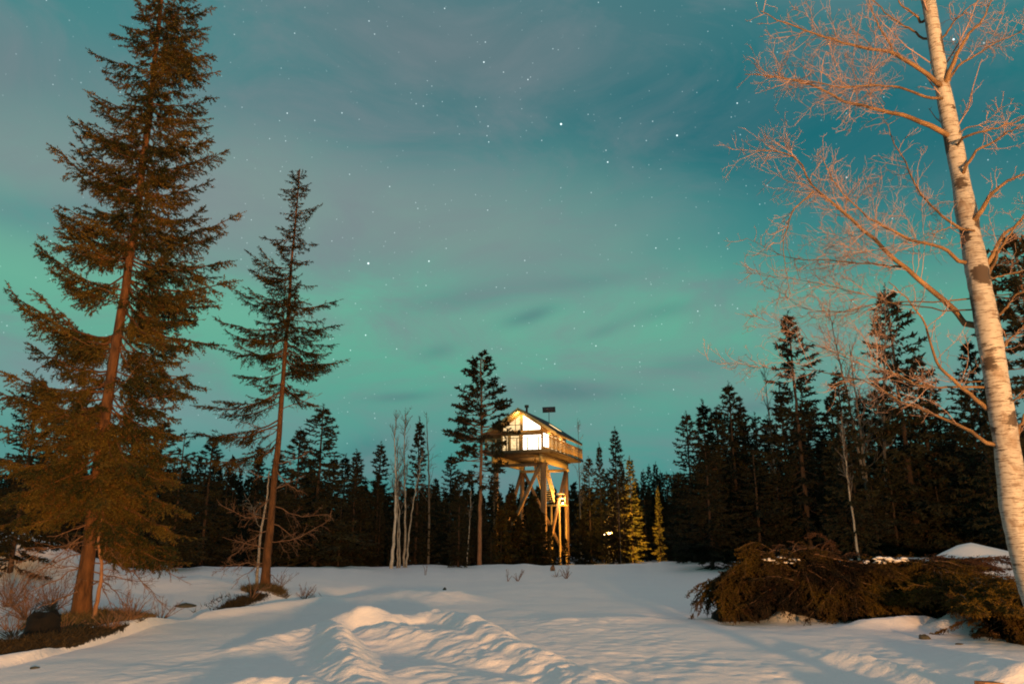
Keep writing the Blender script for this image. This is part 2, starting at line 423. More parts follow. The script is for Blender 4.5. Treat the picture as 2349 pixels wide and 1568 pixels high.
col = stars(col, 95, .0009, .4, 1.3, (3.1, 1.7, .4))
for px, py, r, s_ in ((1110, 143, 1.1, 1.0), (1287, 285, 1.5, 1.6), (1553, 311, 1.3, 1.3), (1394, 372, 1.1, 1.1), (845, 604, 1.5, 1.3), (984, 599, 1.2, .9), (2187, 91, 1.3, 1.5), (1211, 183, .9, .8), (1155, 166, .8, .6),
                      (659, 260, .9, .8), (894, 428, .9, .6), (1367, 793, .9, .8), (1545, 893, .8, .7), (910, 800, .8, .7), (1455, 747, .8, .6), (1691, 237, 1.0, .9), (1942, 407, 1.1, 1.0), (1020, 20, .9, .7), (804, 803, .8, .7), (132, 572, .9, .7), (1092, 245, .8, .7), (1390, 345, .8, .7)):
    d = ray(px, py); d = d / np.linalg.norm(d)
    vm = t.new('ShaderNodeVectorMath', operation='DISTANCE'); t.l.new(gen, vm.inputs[0]); vm.inputs[1].default_value = d
    f = t.m('MULTIPLY', t.m('SUBTRACT', 1.0, t.m('DIVIDE', vm.outputs['Value'], r * .00105), clamp=True), s_ * 1.8)
    n = t.new('ShaderNodeVectorMath', operation='SCALE'); n.inputs[0].default_value = (0.85, 1.0, 1.0); t.l.new(f, n.inputs['Scale'])
    col = t.mix(1.0, col, n.outputs[0], 'ADD')
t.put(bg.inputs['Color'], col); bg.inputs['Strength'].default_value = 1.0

# ------------------------------------------------------------------ materials
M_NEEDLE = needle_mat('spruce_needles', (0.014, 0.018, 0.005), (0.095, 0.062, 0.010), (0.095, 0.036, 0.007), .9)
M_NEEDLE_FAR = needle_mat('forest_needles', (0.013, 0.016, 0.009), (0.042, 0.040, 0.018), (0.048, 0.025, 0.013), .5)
M_PINE = needle_mat('pine_needles', (0.016, 0.020, 0.010), (0.045, 0.040, 0.018), (0.06, 0.026, 0.014), .8)
M_BARK = simple_mat('spruce_bark', (0.035, 0.017, 0.008), (0.15, 0.066, 0.024), 11, .9, (1, 1, .25), .8)
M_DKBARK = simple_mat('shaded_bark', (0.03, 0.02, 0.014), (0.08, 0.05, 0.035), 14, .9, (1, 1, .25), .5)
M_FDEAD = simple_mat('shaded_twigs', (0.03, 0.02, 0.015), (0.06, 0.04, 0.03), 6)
M_PBARK = simple_mat('pine_bark', (0.16, 0.08, 0.045), (0.32, 0.17, 0.09), 10, .9, (1, 1, .3), .6)
M_DEAD = simple_mat('dead_twigs', (0.12, 0.06, 0.035), (0.22, 0.13, 0.08), 6)
M_BTWIG = simple_mat('birch_twigs', (0.14, 0.09, 0.075), (0.29, 0.20, 0.17), 3)
M_BRANCH = simple_mat('birch_branch', (0.045, 0.028, 0.016), (0.17, 0.105, 0.05), 5)
M_GREYTWIG = simple_mat('grey_twigs', (0.10, 0.09, 0.08), (0.18, 0.15, 0.13), 3)
M_STEM = simple_mat('pale_stem', (0.18, 0.15, 0.12), (0.42, 0.38, 0.32), 2.5, .8, (1, 1, 2))
M_GSTEM = simple_mat('grey_stem', (0.07, 0.06, 0.05), (0.17, 0.15, 0.13), 2.5, .8, (1, 1, 2))
M_GRASS = simple_mat('dry_grass', (0.06, 0.045, 0.02), (0.16, 0.11, 0.045), 12)
# birch bark: white paper with black scars and orange-brown seams
m, t, b = new_mat('birch_bark'); tc = t.new('ShaderNodeTexCoord'); ob = tc.outputs['Object']
n1 = t.noise(t.mapping(ob, (5, 5, 42)), 1.5, 5, .7); n2 = t.noise(t.mapping(ob, (1, 1, .8)), 3.0, 4, .65, .6); n3 = t.noise(ob, 9, 4, .6)
pap = t.mix(n3.outputs['Fac'], (0.18, 0.17, 0.16, 1), (0.33, 0.325, 0.315, 1))
l1 = t.ramp(n1.outputs['Fac'], [(0.52, (0, 0, 0, 1)), (0.58, (1, 1, 1, 1))])
l2 = t.ramp(n2.outputs['Fac'], [(0.55, (0, 0, 0, 1)), (0.64, (1, 1, 1, 1))])
at_ = t.new('ShaderNodeAttribute', attribute_name='scar')
c_ = t.mix(t.m('MULTIPLY', l1, .8), pap, (0.06, 0.035, 0.02, 1)); c_ = t.mix(t.m('MULTIPLY', l2, .6), c_, (0.10, 0.06, 0.03, 1))
sf = t.ramp(t.m('MULTIPLY_ADD', t.m('SUBTRACT', n1.outputs['Fac'], .5), 2.2, t.m('MULTIPLY_ADD', t.m('SUBTRACT', n3.outputs['Fac'], .5), 1.4, at_.outputs['Fac'])), [(0.4, (0, 0, 0, 1)), (0.55, (1, 1, 1, 1))])
c_ = t.mix(sf, c_, (0.035, 0.024, 0.016, 1))
t.put(b.inputs['Base Color'], c_); b.inputs['Roughness'].default_value = .65
bn = t.new('ShaderNodeBump'); bn.inputs['Strength'].default_value = .5; bn.inputs['Distance'].default_value = .01
t.l.new(t.m('ADD', n3.outputs['Fac'], t.m('MULTIPLY', l2, -.6)), bn.inputs['Height']); t.l.new(bn.outputs[0], b.inputs['Normal'])
M_BIRCH = m

# ------------------------------------------------------------------ foliage growth
def bough_curve(S, T, sag, m=9):
    tt = np.linspace(0, 1, m)
    P = S[:, None] + (T - S)[:, None] * tt[None, :, None]
    P[:, :, 2] -= sag[:, None] * (4 * tt * (1 - tt) * (1.15 - .5 * tt))[None]
    return P

def sample(P, i, t):
    m = P.shape[1]; f = t * (m - 1); k = np.minimum(f.astype(int), m - 2); u = (f - k)[:, None]
    a = P[i, k]; b = P[i, k + 1]
    return a * (1 - u) + b * u, nrm(b - a)

def grow_boughs(mbn, mbw, S, T, sag, rng, spacing=.08, lt=.42, t0=.15, down=.55, per_m=55, nw=.02, nl=.05, sub=.11, branch_r=.022, sides=4, wild=.18, upk=0.0):
    S = np.asarray(S, float); T = np.asarray(T, float); sag = np.asarray(sag, float)
    P = bough_curve(S, T, sag); n, m, _ = P.shape
    P[:, 1:-1] += rng.normal(size=(n, m - 2, 3)) * .012 * np.linalg.norm(T - S, axis=1)[:, None, None]
    L = np.linalg.norm(T - S, axis=1)
    if mbw is not None:
        R = branch_r * np.clip(L / 2, .4, 1.6)[:, None] * np.linspace(1, .18, m)[None]
        mbw.tubes(P, R, sides)
    cnt = np.maximum(3, (L * (1 - t0) / spacing).astype(int)) * 2
    i = np.repeat(np.arange(n), cnt); k = len(i)
    tt = t0 + (1 - t0) * rng.uniform(0, 1, k) ** .9
    p, tan = sample(P, i, tt)
    side = nrm(np.cross(tan, np.array([0, 0, 1.0]))) * np.where(rng.random(k) < .5, -1, 1)[:, None]
    dn = down * rng.uniform(.3, 1.5, k) * (1.1 - .75 * tt) + .02
    D = nrm(tan * rng.uniform(.55, 1.0, k)[:, None] + side * rng.uniform(.15, .8, k)[:, None] + np.array([0, 0, -1.0]) * dn[:, None] + rng.normal(size=(k, 3)) * wild + np.array([0, 0, upk]))
    l = lt * np.clip(L[i] / 1.8, .35, 1.2) * np.clip((1 - tt) * 1.5 + .28, 0, 1) * rng.uniform(.5, 1.15, k)
    # tips along the bough itself
    tb = np.linspace(max(t0, .3), .97, 8)
    pb, tanb = sample(P, np.repeat(np.arange(n), 8), np.tile(tb, n)); lb = np.repeat(L * (1 - max(t0, .3)) / 7, 8)
    # second order twigs
    c2 = np.maximum(1, (l / sub).astype(int)); j = np.repeat(np.arange(k), c2); k2 = len(j)
    t2 = rng.uniform(.15, .95, k2); p2 = p[j] + D[j] * (l[j] * t2)[:, None]
    perp = rng.normal(size=(k2, 3)); perp = nrm(perp - D[j] * np.sum(perp * D[j], 1, keepdims=True)) * np.array([1, 1, .5])
    D2 = nrm(D[j] * .75 + perp * .7 + np.array([0, 0, -.12 + upk])); l2 = np.clip(l[j] * .45 * (1.15 - .6 * t2), .05, .35) * rng.uniform(.6, 1.2, k2)
    AP = np.concatenate([p, pb, p2]); AD = np.concatenate([D, tanb, D2]); AL = np.concatenate([l, lb, l2])
    mbn.slivers(AP, AD, AL, nw * .35, rng)
    mbn.needles(AP, AD, AL, per_m, nw, nl, rng)

def trunk_mesh(mb, pts, r0, r1, sides=10, flare=1.35, rng=RNG, wob=.0):
    pts = np.asarray(pts, float); m = max(24, len(pts) * 4)
    seg = np.concatenate([[0], np.cumsum(np.linalg.norm(np.diff(pts, axis=0), axis=1))]); s_ = np.linspace(0, seg[-1], m)
    P = np.stack([np.interp(s_, seg, pts[:, k]) for k in range(3)], 1)
    # smooth the polyline a little
    for _ in range(3): P[1:-1] = (P[:-2] + P[1:-1] * 2 + P[2:]) / 4
    P[1:-1, :2] += rng.normal(size=(m - 2, 2)) * wob
    u = s_ / seg[-1]; R = (r0 + (r1 - r0) * u ** .9) * (1 + (flare - 1) * np.exp(-u * 26)) * (1 + rng.normal(size=m) * .02)
    mb.tube(P, R, sides); return P, R

# ---- generic spruces of the treeline (unit templates, copied and scaled)
def spruce_template(name, H, R, seed, spacing_z=.30, per=6, gap=.12, power=.85, base=.06, fine=1.0, mat=None, drop=.35):
    rng = np.random.default_rng(seed)
    root = empty(name)
    mbn = MB(); mbw = MB()
    trunk_mesh(mbw, [(0, 0, -.6), (0, 0, H * .5), (0, 0, H)], H * .010, .02, 8, 1.3, rng, .01)
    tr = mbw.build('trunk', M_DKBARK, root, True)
    S = []; T = []; sg = []
    z = H * base
    while z < H * .985:
        u = z / H; rr = R * (1 - u) ** power * (1.0 + .16 * math.sin(z * 1.9 + seed)) + .10
        k = max(3, int(per * (1 - .45 * u)))
        a0 = rng.uniform(0, 6.28)
        for q in range(k):
            if rng.random() < gap: continue
            a = a0 + q * 6.283 / k + rng.normal() * .25; l = rr * rng.uniform(.62, 1.12) * (.7 if u < .18 else 1)
            zz = z + rng.uniform(-.12, .12)
            dz = l * (-.42 + .95 * u ** 1.5) - drop * l * (1 - u) * .3
            S.append((0, 0, min(zz, H - .05))); T.append((math.cos(a) * l, math.sin(a) * l, zz + dz)); sg.append(.10 * l)
        z += spacing_z * (1.15 - .55 * u)
    mbb = MB()
    grow_boughs(mbn, mbb, S, T, sg, rng, .17 / fine, .55, .10, .55, 17 * fine, .085 / fine, .22 / fine, .24 / fine, .022, 3, .24)
    # leader
    k = 14; zz = np.linspace(H * .95, H * 1.015, k); mbn.needles(np.stack([zz * 0, zz * 0, zz], 1), nrm(rng.normal(size=(k, 3)) * .6 + np.array([0, 0, 1.2])), np.full(k, .18), 40 * fine, .04, .10, rng)
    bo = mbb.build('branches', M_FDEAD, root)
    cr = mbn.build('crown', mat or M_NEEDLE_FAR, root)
    return root

def pine_template(name, H, R, seed, crown0=.42, mat=None, fine=1.0, lean=0.0):
    rng = np.random.default_rng(seed); root = empty(name)
    mbn = MB(); mbw = MB(); mbb = MB()
    pts = [(0, 0, -.6), (lean * .3, 0, H * .3), (lean * .2 + .1, 0, H * .6), (lean, .05, H * .97)]
    P, _ = trunk_mesh(mbw, pts, H * .0095, .03, 9, 1.25, rng, .012)
    mbw.build('trunk', M_PBARK, root, True)
    S = []; T = []; sg = []
    zs = np.linspace(H * crown0, H * .99, 64)
    for z in zs:
        u = (z / H - crown0) / (1 - crown0)
        rr = R * (math.sin(math.pi * min(.999, (u * .86 + .12))) ** .6) * (1 - .35 * u)
        for q in range(2 if u < .2 else 3):
            a = rng.uniform(0, 6.283); l = rr * rng.uniform(.45, 1.1)
            c = np.array([np.interp(z, P[:, 2], P[:, 0]), 0, z]); S.append(tuple(c))
            T.append((c[0] + math.cos(a) * l, math.sin(a) * l, z + l * (-.12 + .6 * u) + rng.normal() * .12)); sg.append(.04 * l)
    grow_boughs(mbn, mbb, S, T, sg, rng, .12 / fine, .42, .50, .02, 26 * fine, .08 / fine, .20 / fine, .14, .04, 4, .45, .22)
    mbb.build('branches', M_PBARK, root); mbn.build('crown', mat or M_PINE, root)
    return root

def walk(rng, P0, D0, L, m, curl, up):
    n = len(L); P = np.empty((n, m, 3)); P[:, 0] = P0; D = nrm(D0)
    up = np.broadcast_to(up, (n,))
    for k in range(1, m):
        D = nrm(D + rng.normal(size=(n, 3)) * curl + np.array([0, 0, 1.0]) * up[:, None])
        P[:, k] = P[:, k - 1] + D * (L / (m - 1))[:, None]
    return P

def branch_level(rng, P, L, spacing, lf, t0, curl, up, m, fwd=.6, flat=1.0):
    """children of a batch of polylines"""
    n = len(L); cnt = np.maximum(1, (L * (1 - t0) / spacing * rng.uniform(.7, 1.3, n)).astype(int))
    i = np.repeat(np.arange(n), cnt); k = len(i); tt = t0 + (1 - t0) * rng.uniform(0, 1, k)
    p, tan = sample(P, i, tt); r = rng.normal(size=(k, 3)); r = nrm(r - tan * np.sum(r * tan, 1, keepdims=True)); r[:, 1] *= flat
    D = nrm(tan * fwd + r * rng.uniform(.4, 1.0, k)[:, None])
    l = lf * L[i] * (1.1 - .7 * tt) * rng.uniform(.5, 1.2, k)
    return walk(rng, p, D, l, m, curl, up), l

def bare_tree(name, H, seed, stems=1, spread=.3, mat_t=None, mat_b=None, dens=1.0, crown0=.45, R=1.8, r0=None):
    rng = np.random.default_rng(seed); root = empty(name)
    for s_ in range(stems):
        a = rng.uniform(0, 6.28); h = H * (1 if s_ == 0 else rng.uniform(.75, 1)); bx, by = (0, 0) if s_ == 0 else (math.cos(a) * .35, math.sin(a) * .35)
        tx, ty = (rng.normal() * spread, rng.normal() * spread)
        pts = [(bx, by, -.5), (bx + tx * .2, by + ty * .3, h * .35), (bx + tx * .5, by + ty * .6, h * .65), (bx + tx, by + ty, h)]
        mb = MB(); P, Rr = trunk_mesh(mb, pts, (r0 or H * .009), .012, 7, 1.2, rng, .012)
        tr = mb.build('trunk', mat_t or M_GSTEM, root, True)
        mb = MB()
        Pp = P[None]; LL = np.array([h])
        b1, l1 = branch_level(rng, Pp, LL, .22 / dens, R / h, crown0, .12, .09, 7, .9)
        mb.tubes(b1, np.linspace(.016, .007, 7)[None] * np.ones((len(l1), 1)), 3)
        b2, l2 = branch_level(rng, b1, l1, .16 / dens, .5, .2, .16, .05, 5, .8)
        mb.tubes(b2, np.linspace(.009, .005, 5)[None] * np.ones((len(l2), 1)), 3)
        b3, l3 = branch_level(rng, b2, l2, .14 / dens, .5, .2, .2, .0, 4, .8)
        mb.tubes(b3, np.linspace(.006, .003, 4)[None] * np.ones((len(l3), 1)), 3)
        mb.build('branches', mat_b or M_GREYTWIG, root)
    return root

# ------------------------------------------------------------------ hero spruces on the left
def hero_spruce(name, label, trunkpix, Y0, tips, groundpt, r0, r1, seed, filler_n, fill_lo, fill_hi, spacing, lt, per_m, fill_rng=(.45, .9), down=.55, vis=None, hide=(0, 0), low=(0, 0, 0)):
    rng = np.random.default_rng(seed)
    base = np.array([groundpt[0], groundpt[1], gz(groundpt[0], groundpt[1]) - .15])
    root = empty(name, base); tag(root, label, 'spruce tree')
    wp = [at_Y(px, py, Y0) for px, py in trunkpix]; wp[0] = base.copy(); wp = np.array(wp) - base
    mt = MB(); P, _ = trunk_mesh(mt, wp, r0, r1, 12, 1.5, rng, .012)
    tr = mt.build('trunk', M_BARK, root, True)
    def tx(z): return np.array([np.interp(z, P[:, 2], P[:, 0]), np.interp(z, P[:, 2], P[:, 1]), z])
    S, T, sg = [], [], []; LRz = [[], []]
    for tpx, tpy, spy in tips:
        dy = rng.uniform(-.9, .7); Tt = at_Y(tpx, tpy, Y0 + dy) - base
        trx = np.interp(-spy, [-q[1] for q in trunkpix], [q[0] for q in trunkpix])
        zs = (at_Y(trx, spy, Y0) - base)[2]; Sp = tx(min(zs, P[-1, 2] - .05)); L = np.linalg.norm(Tt - Sp)
        S.append(Sp); T.append(Tt); sg.append(L * rng.uniform(.08, .15))
        c = tx(Tt[2]); LRz[0 if Tt[0] < c[0] else 1].append((Tt[2], abs(Tt[0] - c[0])))
        # a second, shorter bough beside it
        if rng.random() < .75:
            q = Tt + np.array([-(Tt[0] - Sp[0]) * rng.uniform(.1, .4), rng.uniform(-1, 1) * L * .35, rng.uniform(-.35, .15)])
            S.append(Sp + np.array([0, 0, rng.uniform(-.2, .1)])); T.append(q); sg.append(L * .12)
    for k in (0, 1): LRz[k].sort()
    def rad(z, side): a = np.array(LRz[side]); return np.interp(z, a[:, 0], a[:, 1])
    for q in range(filler_n):
        u = rng.random(); z = fill_lo + (fill_hi - fill_lo) * u; a = rng.uniform(0, 6.283)
        ca, sa = math.cos(a), math.sin(a)
        if vis and vis[0] < z < vis[1] and sa < -.3 and rng.random() < .75: continue
        wl = .5 + .5 * ca; r = (rad(z, 1) * wl + rad(z, 0) * (1 - wl)) * rng.uniform(*fill_rng)
        slope = -.25 + .5 * (z / P[-1, 2])
        Sp = tx(min(z, P[-1, 2] - .1)); S.append(Sp); T.append(Sp + np.array([ca * r, sa * r, r * slope])); sg.append(.12 * r)
    for q in range(hide[0]):                                 # short boughs that clothe the upper trunk
        z = rng.uniform(hide[1], P[-1, 2] - .3); a = rng.uniform(-math.pi, 0) + rng.normal() * .3; r = rng.uniform(.35, .9) * (1.2 - .5 * z / P[-1, 2])
        Sp = tx(z); S.append(Sp); T.append(Sp + np.array([math.cos(a) * r, math.sin(a) * r, -r * rng.uniform(.1, .7)])); sg.append(.1 * r)
    for q in range(low[0]):
        z = rng.uniform(low[1], low[2]); a = rng.uniform(-math.pi, .3); r = rng.uniform(.5, 2.0)
        Sp = tx(z); S.append(Sp); T.append(Sp + np.array([math.cos(a) * r, math.sin(a) * r, -r * rng.uniform(.2, .7)])); sg.append(.1 * r)
    mbn, mbb = MB(), MB()
    grow_boughs(mbn, mbb, S, T, sg, rng, spacing, lt, .13, down, per_m * 1.2, .026, .070, .10, .022, 5, .22)
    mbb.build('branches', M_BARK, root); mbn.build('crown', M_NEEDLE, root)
    return root, P, base, tx, rng

BIG_R = [(490,20,45),(470,80,60),(488,130,70),(470,170,130),(495,225,235),(480,290,275),(482,318,335),(515,348,385),(460,390,385),(485,415,445),(440,460,445),(552,490,545),(500,540,535),(527,600,595),(540,645,640),(480,690,640),(500,790,680),(430,740,690),(470,890,760),(440,910,780),(405,960,860),(410,1000,900),(430,1060,960),(400,1110,1000),(415,1170,1030),(430,1230,1090),(400,1275,1120),(350,1200,1060),(330,1270,1130),(420,1290,1170)]
BIG_L = [(315,5,25),(280,60,65),(255,80,92),(207,118,145),(240,165,170),(200,210,255),(215,250,280),(165,275,335),(225,310,350),(117,335,435),(170,335,420),(180,400,460),(130,483,560),(135,530,590),(85,572,665),(120,620,690),(20,655,770),(50,700,780),(110,730,800),(70,790,850),(130,830,880),(0,850,895),(-40,880,930),(60,920,950),(-30,960,980),(110,960,960),(-50,1040,1040),(130,1010,1010),(60,1100,1080),(150,1110,1080),(170,1180,1120)]
Y1 = SPR1[1]
root1, P1, base1, tx1, rng1 = hero_spruce('spruce_tree', 'tallest left spruce, shaggy, orange-lit, its top cut off by the frame',
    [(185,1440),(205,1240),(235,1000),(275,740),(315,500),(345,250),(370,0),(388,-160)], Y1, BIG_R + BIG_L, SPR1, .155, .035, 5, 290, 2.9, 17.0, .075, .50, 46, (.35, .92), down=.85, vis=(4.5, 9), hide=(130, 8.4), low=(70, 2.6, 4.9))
# bare dead limbs and hanging dead twigs low on the trunk
def dead_limbs(root, tips, base, Y0, mat, rr=.014, sub=True, rng=RNG, nm='dead_branches'):
    mb = MB(); Ps = []; Ls = []
    for (x0, y0, x1, y1, dy, sag) in tips:
        a = at_Y(x0, y0, Y0) - base; b = at_Y(x1, y1, Y0 + dy) - base; L = np.linalg.norm(b - a)
        P = bough_curve(a[None], b[None], np.array([sag * L]), 9)[0]; P[1:-1] += rng.normal(size=(7, 3)) * .018 * L
        Ps.append(P); Ls.append(L)
    Ps = np.array(Ps); Ls = np.array(Ls); mb.tubes(Ps, np.linspace(rr, rr * .35, 9)[None] * np.ones((len(Ls), 1)), 5)
    if sub:
        b2, l2 = branch_level(rng, Ps, Ls, .07, .32, .15, .16, -.05, 6, .7); mb.tubes(b2, np.linspace(rr * .4, rr * .2, 6)[None] * np.ones((len(l2), 1)), 3)
        b3, l3 = branch_level(rng, b2, l2, .07, .5, .1, .2, -.05, 4, .6); mb.tubes(b3, np.linspace(rr * .25, rr * .14, 4)[None] * np.ones((len(l3), 1)), 3)
    mb.build(nm, mat, root)
dead_limbs(root1, [(260,840,350,690,.3,-.1),(262,900,380,800,-.2,-.1),(262,930,400,900,.2,.05),(240,980,100,900,.2,.1),(225,1100,330,1020,.3,0),(215,1190,120,1230,-.6,.05),(212,1220,80,1330,-.8,-.12),(212,1250,20,1300,.3,-.1),(205,1270,20,1360,-.4,-.1),(205,1300,0,1420,-.7,-.12),
    (215,1260,330,1300,-.3,-.1),(215,1290,390,1400,-.4,-.14),(210,1330,300,1400,-.5,-.1),(215,1310,350,1330,.1,.05),(200,1350,90,1390,-.8,0),(215,1240,290,1310,-.6,-.1),(212,1340,260,1400,-.6,-.2),(230,1250,420,1330,.4,-.1),(205,1290,100,1290,.2,.1),(200,1320,140,1390,-.9,-.1)],
    base1, Y1, M_DEAD, .016, True, np.random.default_rng(5))
SM_R = [(702,393,412),(712,420,432),(738,468,482),(725,480,500),(700,520,528),(727,560,545),(715,600,590),(725,655,645),(780,688,700),(740,700,705),(782,745,745),(770,790,775),(795,825,805),(740,850,825),(730,930,880),(705,900,870)]
SM_L = [(672,400,412),(648,435,448),(645,490,485),(600,545,545),(620,550,560),(565,575,612),(575,620,640),(530,660,692),(560,660,692),(495,730,745),(520,760,770),(505,800,800),(540,860,850),(450,930,895),(500,950,920),(440,1000,960),(520,1010,980),(470,1060,1010),(560,1040,1000)]
Y2 = SPR2[1]
root2, P2, base2, tx2, rng2 = hero_spruce('spruce_tree', 'slender spruce with bare lower trunk, second tall tree from the left',
    [(606,1376),(616,1240),(640,1000),(655,800),(670,600),(688,388)], Y2, SM_R + SM_L, SPR2, .135, .02, 9, 170, 6.4, 15.0, .09, .46, 36, (.3, .85), .6, (6.0, 8.5), hide=(50, 8.5))
dead_limbs(root2, [(645,940,740,900,.4,0),(642,985,540,960,.3,.05),(635,1060,720,1030,-.3,.1),(632,1100,520,1060,.4,0),(628,1160,760,1180,.2,.1),(628,1180,500,1150,.2,.15),(622,1200,690,1250,.3,-.1),(620,1215,520,1290,-.4,-.1),(615,1240,760,1185,.1,.12),(615,1260,510,1230,.1,0),
    (612,1290,530,1350,-.3,-.15),(612,1300,490,1310,.2,-.1),(612,1310,650,1340,-.3,0),(635,1080,700,1130,.5,.1),(625,1140,560,1210,.5,-.1),(630,1120,700,1090,.6,0)], base2, Y2, M_DEAD, .016, True, np.random.default_rng(15))

# thin second stem beside the big trunk
def stem_thing(name, label, cat, pix, Y0, r0, r1, mat, limbs=(), seed=1, gbase=None):
    p = at_Y(pix[0][0], pix[0][1], Y0); base = np.array([p[0], p[1], gz(p[0], p[1]) - .1]); root = empty(name, base); tag(root, label, cat)
    w = [at_Y(a, b_, Y0) - base for a, b_ in pix]; w[0] = np.zeros(3)
    mb = MB(); trunk_mesh(mb, w, r0, r1, 8, 1.2, np.random.default_rng(seed), .006); mb.build('trunk', mat, root, True)
    if limbs: dead_limbs(root, limbs, base, Y0, mat, .008, True, np.random.default_rng(seed), 'branches')
    return root
stem_thing('sapling', 'thin crooked orange-lit sapling rising right beside the base of the tallest left spruce', 'sapling', [(214,1425),(225,1370),(232,1330),(234,1290),(226,1260),(228,1210),(240,1170)], Y1 - .35, .055, .018, M_PBARK,
    [(234,1290,248,1230,0,.05),(226,1350,260,1300,.2,0),(230,1310,290,1330,-.2,-.15)], 3)
stem_thing('birch_sapling', 'thin white birch stem right against the left side of the slender spruce trunk', 'sapling', [(588,1365),(592,1290),(598,1220),(612,1150),(618,1080)], Y2 + .25, .055, .02, M_BIRCH, [(600,1210,560,1130,.3,0),(612,1150,660,1090,.3,0)], 8)

# ------------------------------------------------------------------ the birch on the right
YB = 8.0
btr = [(2392,1420),(2362,1330),(2338,1240),(2322,1140),(2314,1050),(2298,950),(2284,860),(2268,760),(2248,660),(2232,570),(2215,480),(2198,380),(2176,270),(2158,180),(2146,100),(2133,20),(2118,-60),(2100,-160),(2085,-260)]
bw = [60,58,58,60,58,56,54,54,52,50,47,41,36,32,31,30,27,20,12]
pb_ = at_Y(2392, 1420, YB); bbase = np.array([pb_[0] + .1, YB, gz(pb_[0], YB) - .15])
broot = empty('birch_tree', bbase); tag(broot, 'leafless white-barked birch leaning across the right side, nearest tree of all', 'birch tree')
BW = np.array([at_Y(a, b_, YB + .25 * math.sin(k * .7)) for k, (a, b_) in enumerate(btr)]) - bbase
BR = np.array([w_ / FPX / 2 * np.linalg.norm(BW[k] + bbase - CAM) * .78 for k, w_ in enumerate(bw)])
BW = np.vstack([[0, 0, 0], BW]); BR = np.concatenate([[BR[0] * 1.25], BR])
seg = np.concatenate([[0], np.cumsum(np.linalg.norm(np.diff(BW, axis=0), axis=1))]); s_ = np.linspace(0, seg[-1], 150)
BP = np.stack([np.interp(s_, seg, BW[:, k]) for k in range(3)], 1)
for _ in range(8): BP[1:-1] = (BP[:-2] + 2 * BP[1:-1] + BP[2:]) / 4
rb = np.random.default_rng(4)
lumps = np.convolve(rb.normal(size=150), np.ones(4) / 4, 'same') * .07
BRr = np.interp(s_, seg, BR) * (1 + lumps)
def c4(x, y): return ((1600 + x / 1.96) * .97875, (y / 1.96) * .97875)      # measured in an enlarged crop
def c3(x, y): return ((1500 + x / 1.739) * .97875, (700 + y / 1.739) * .97875)
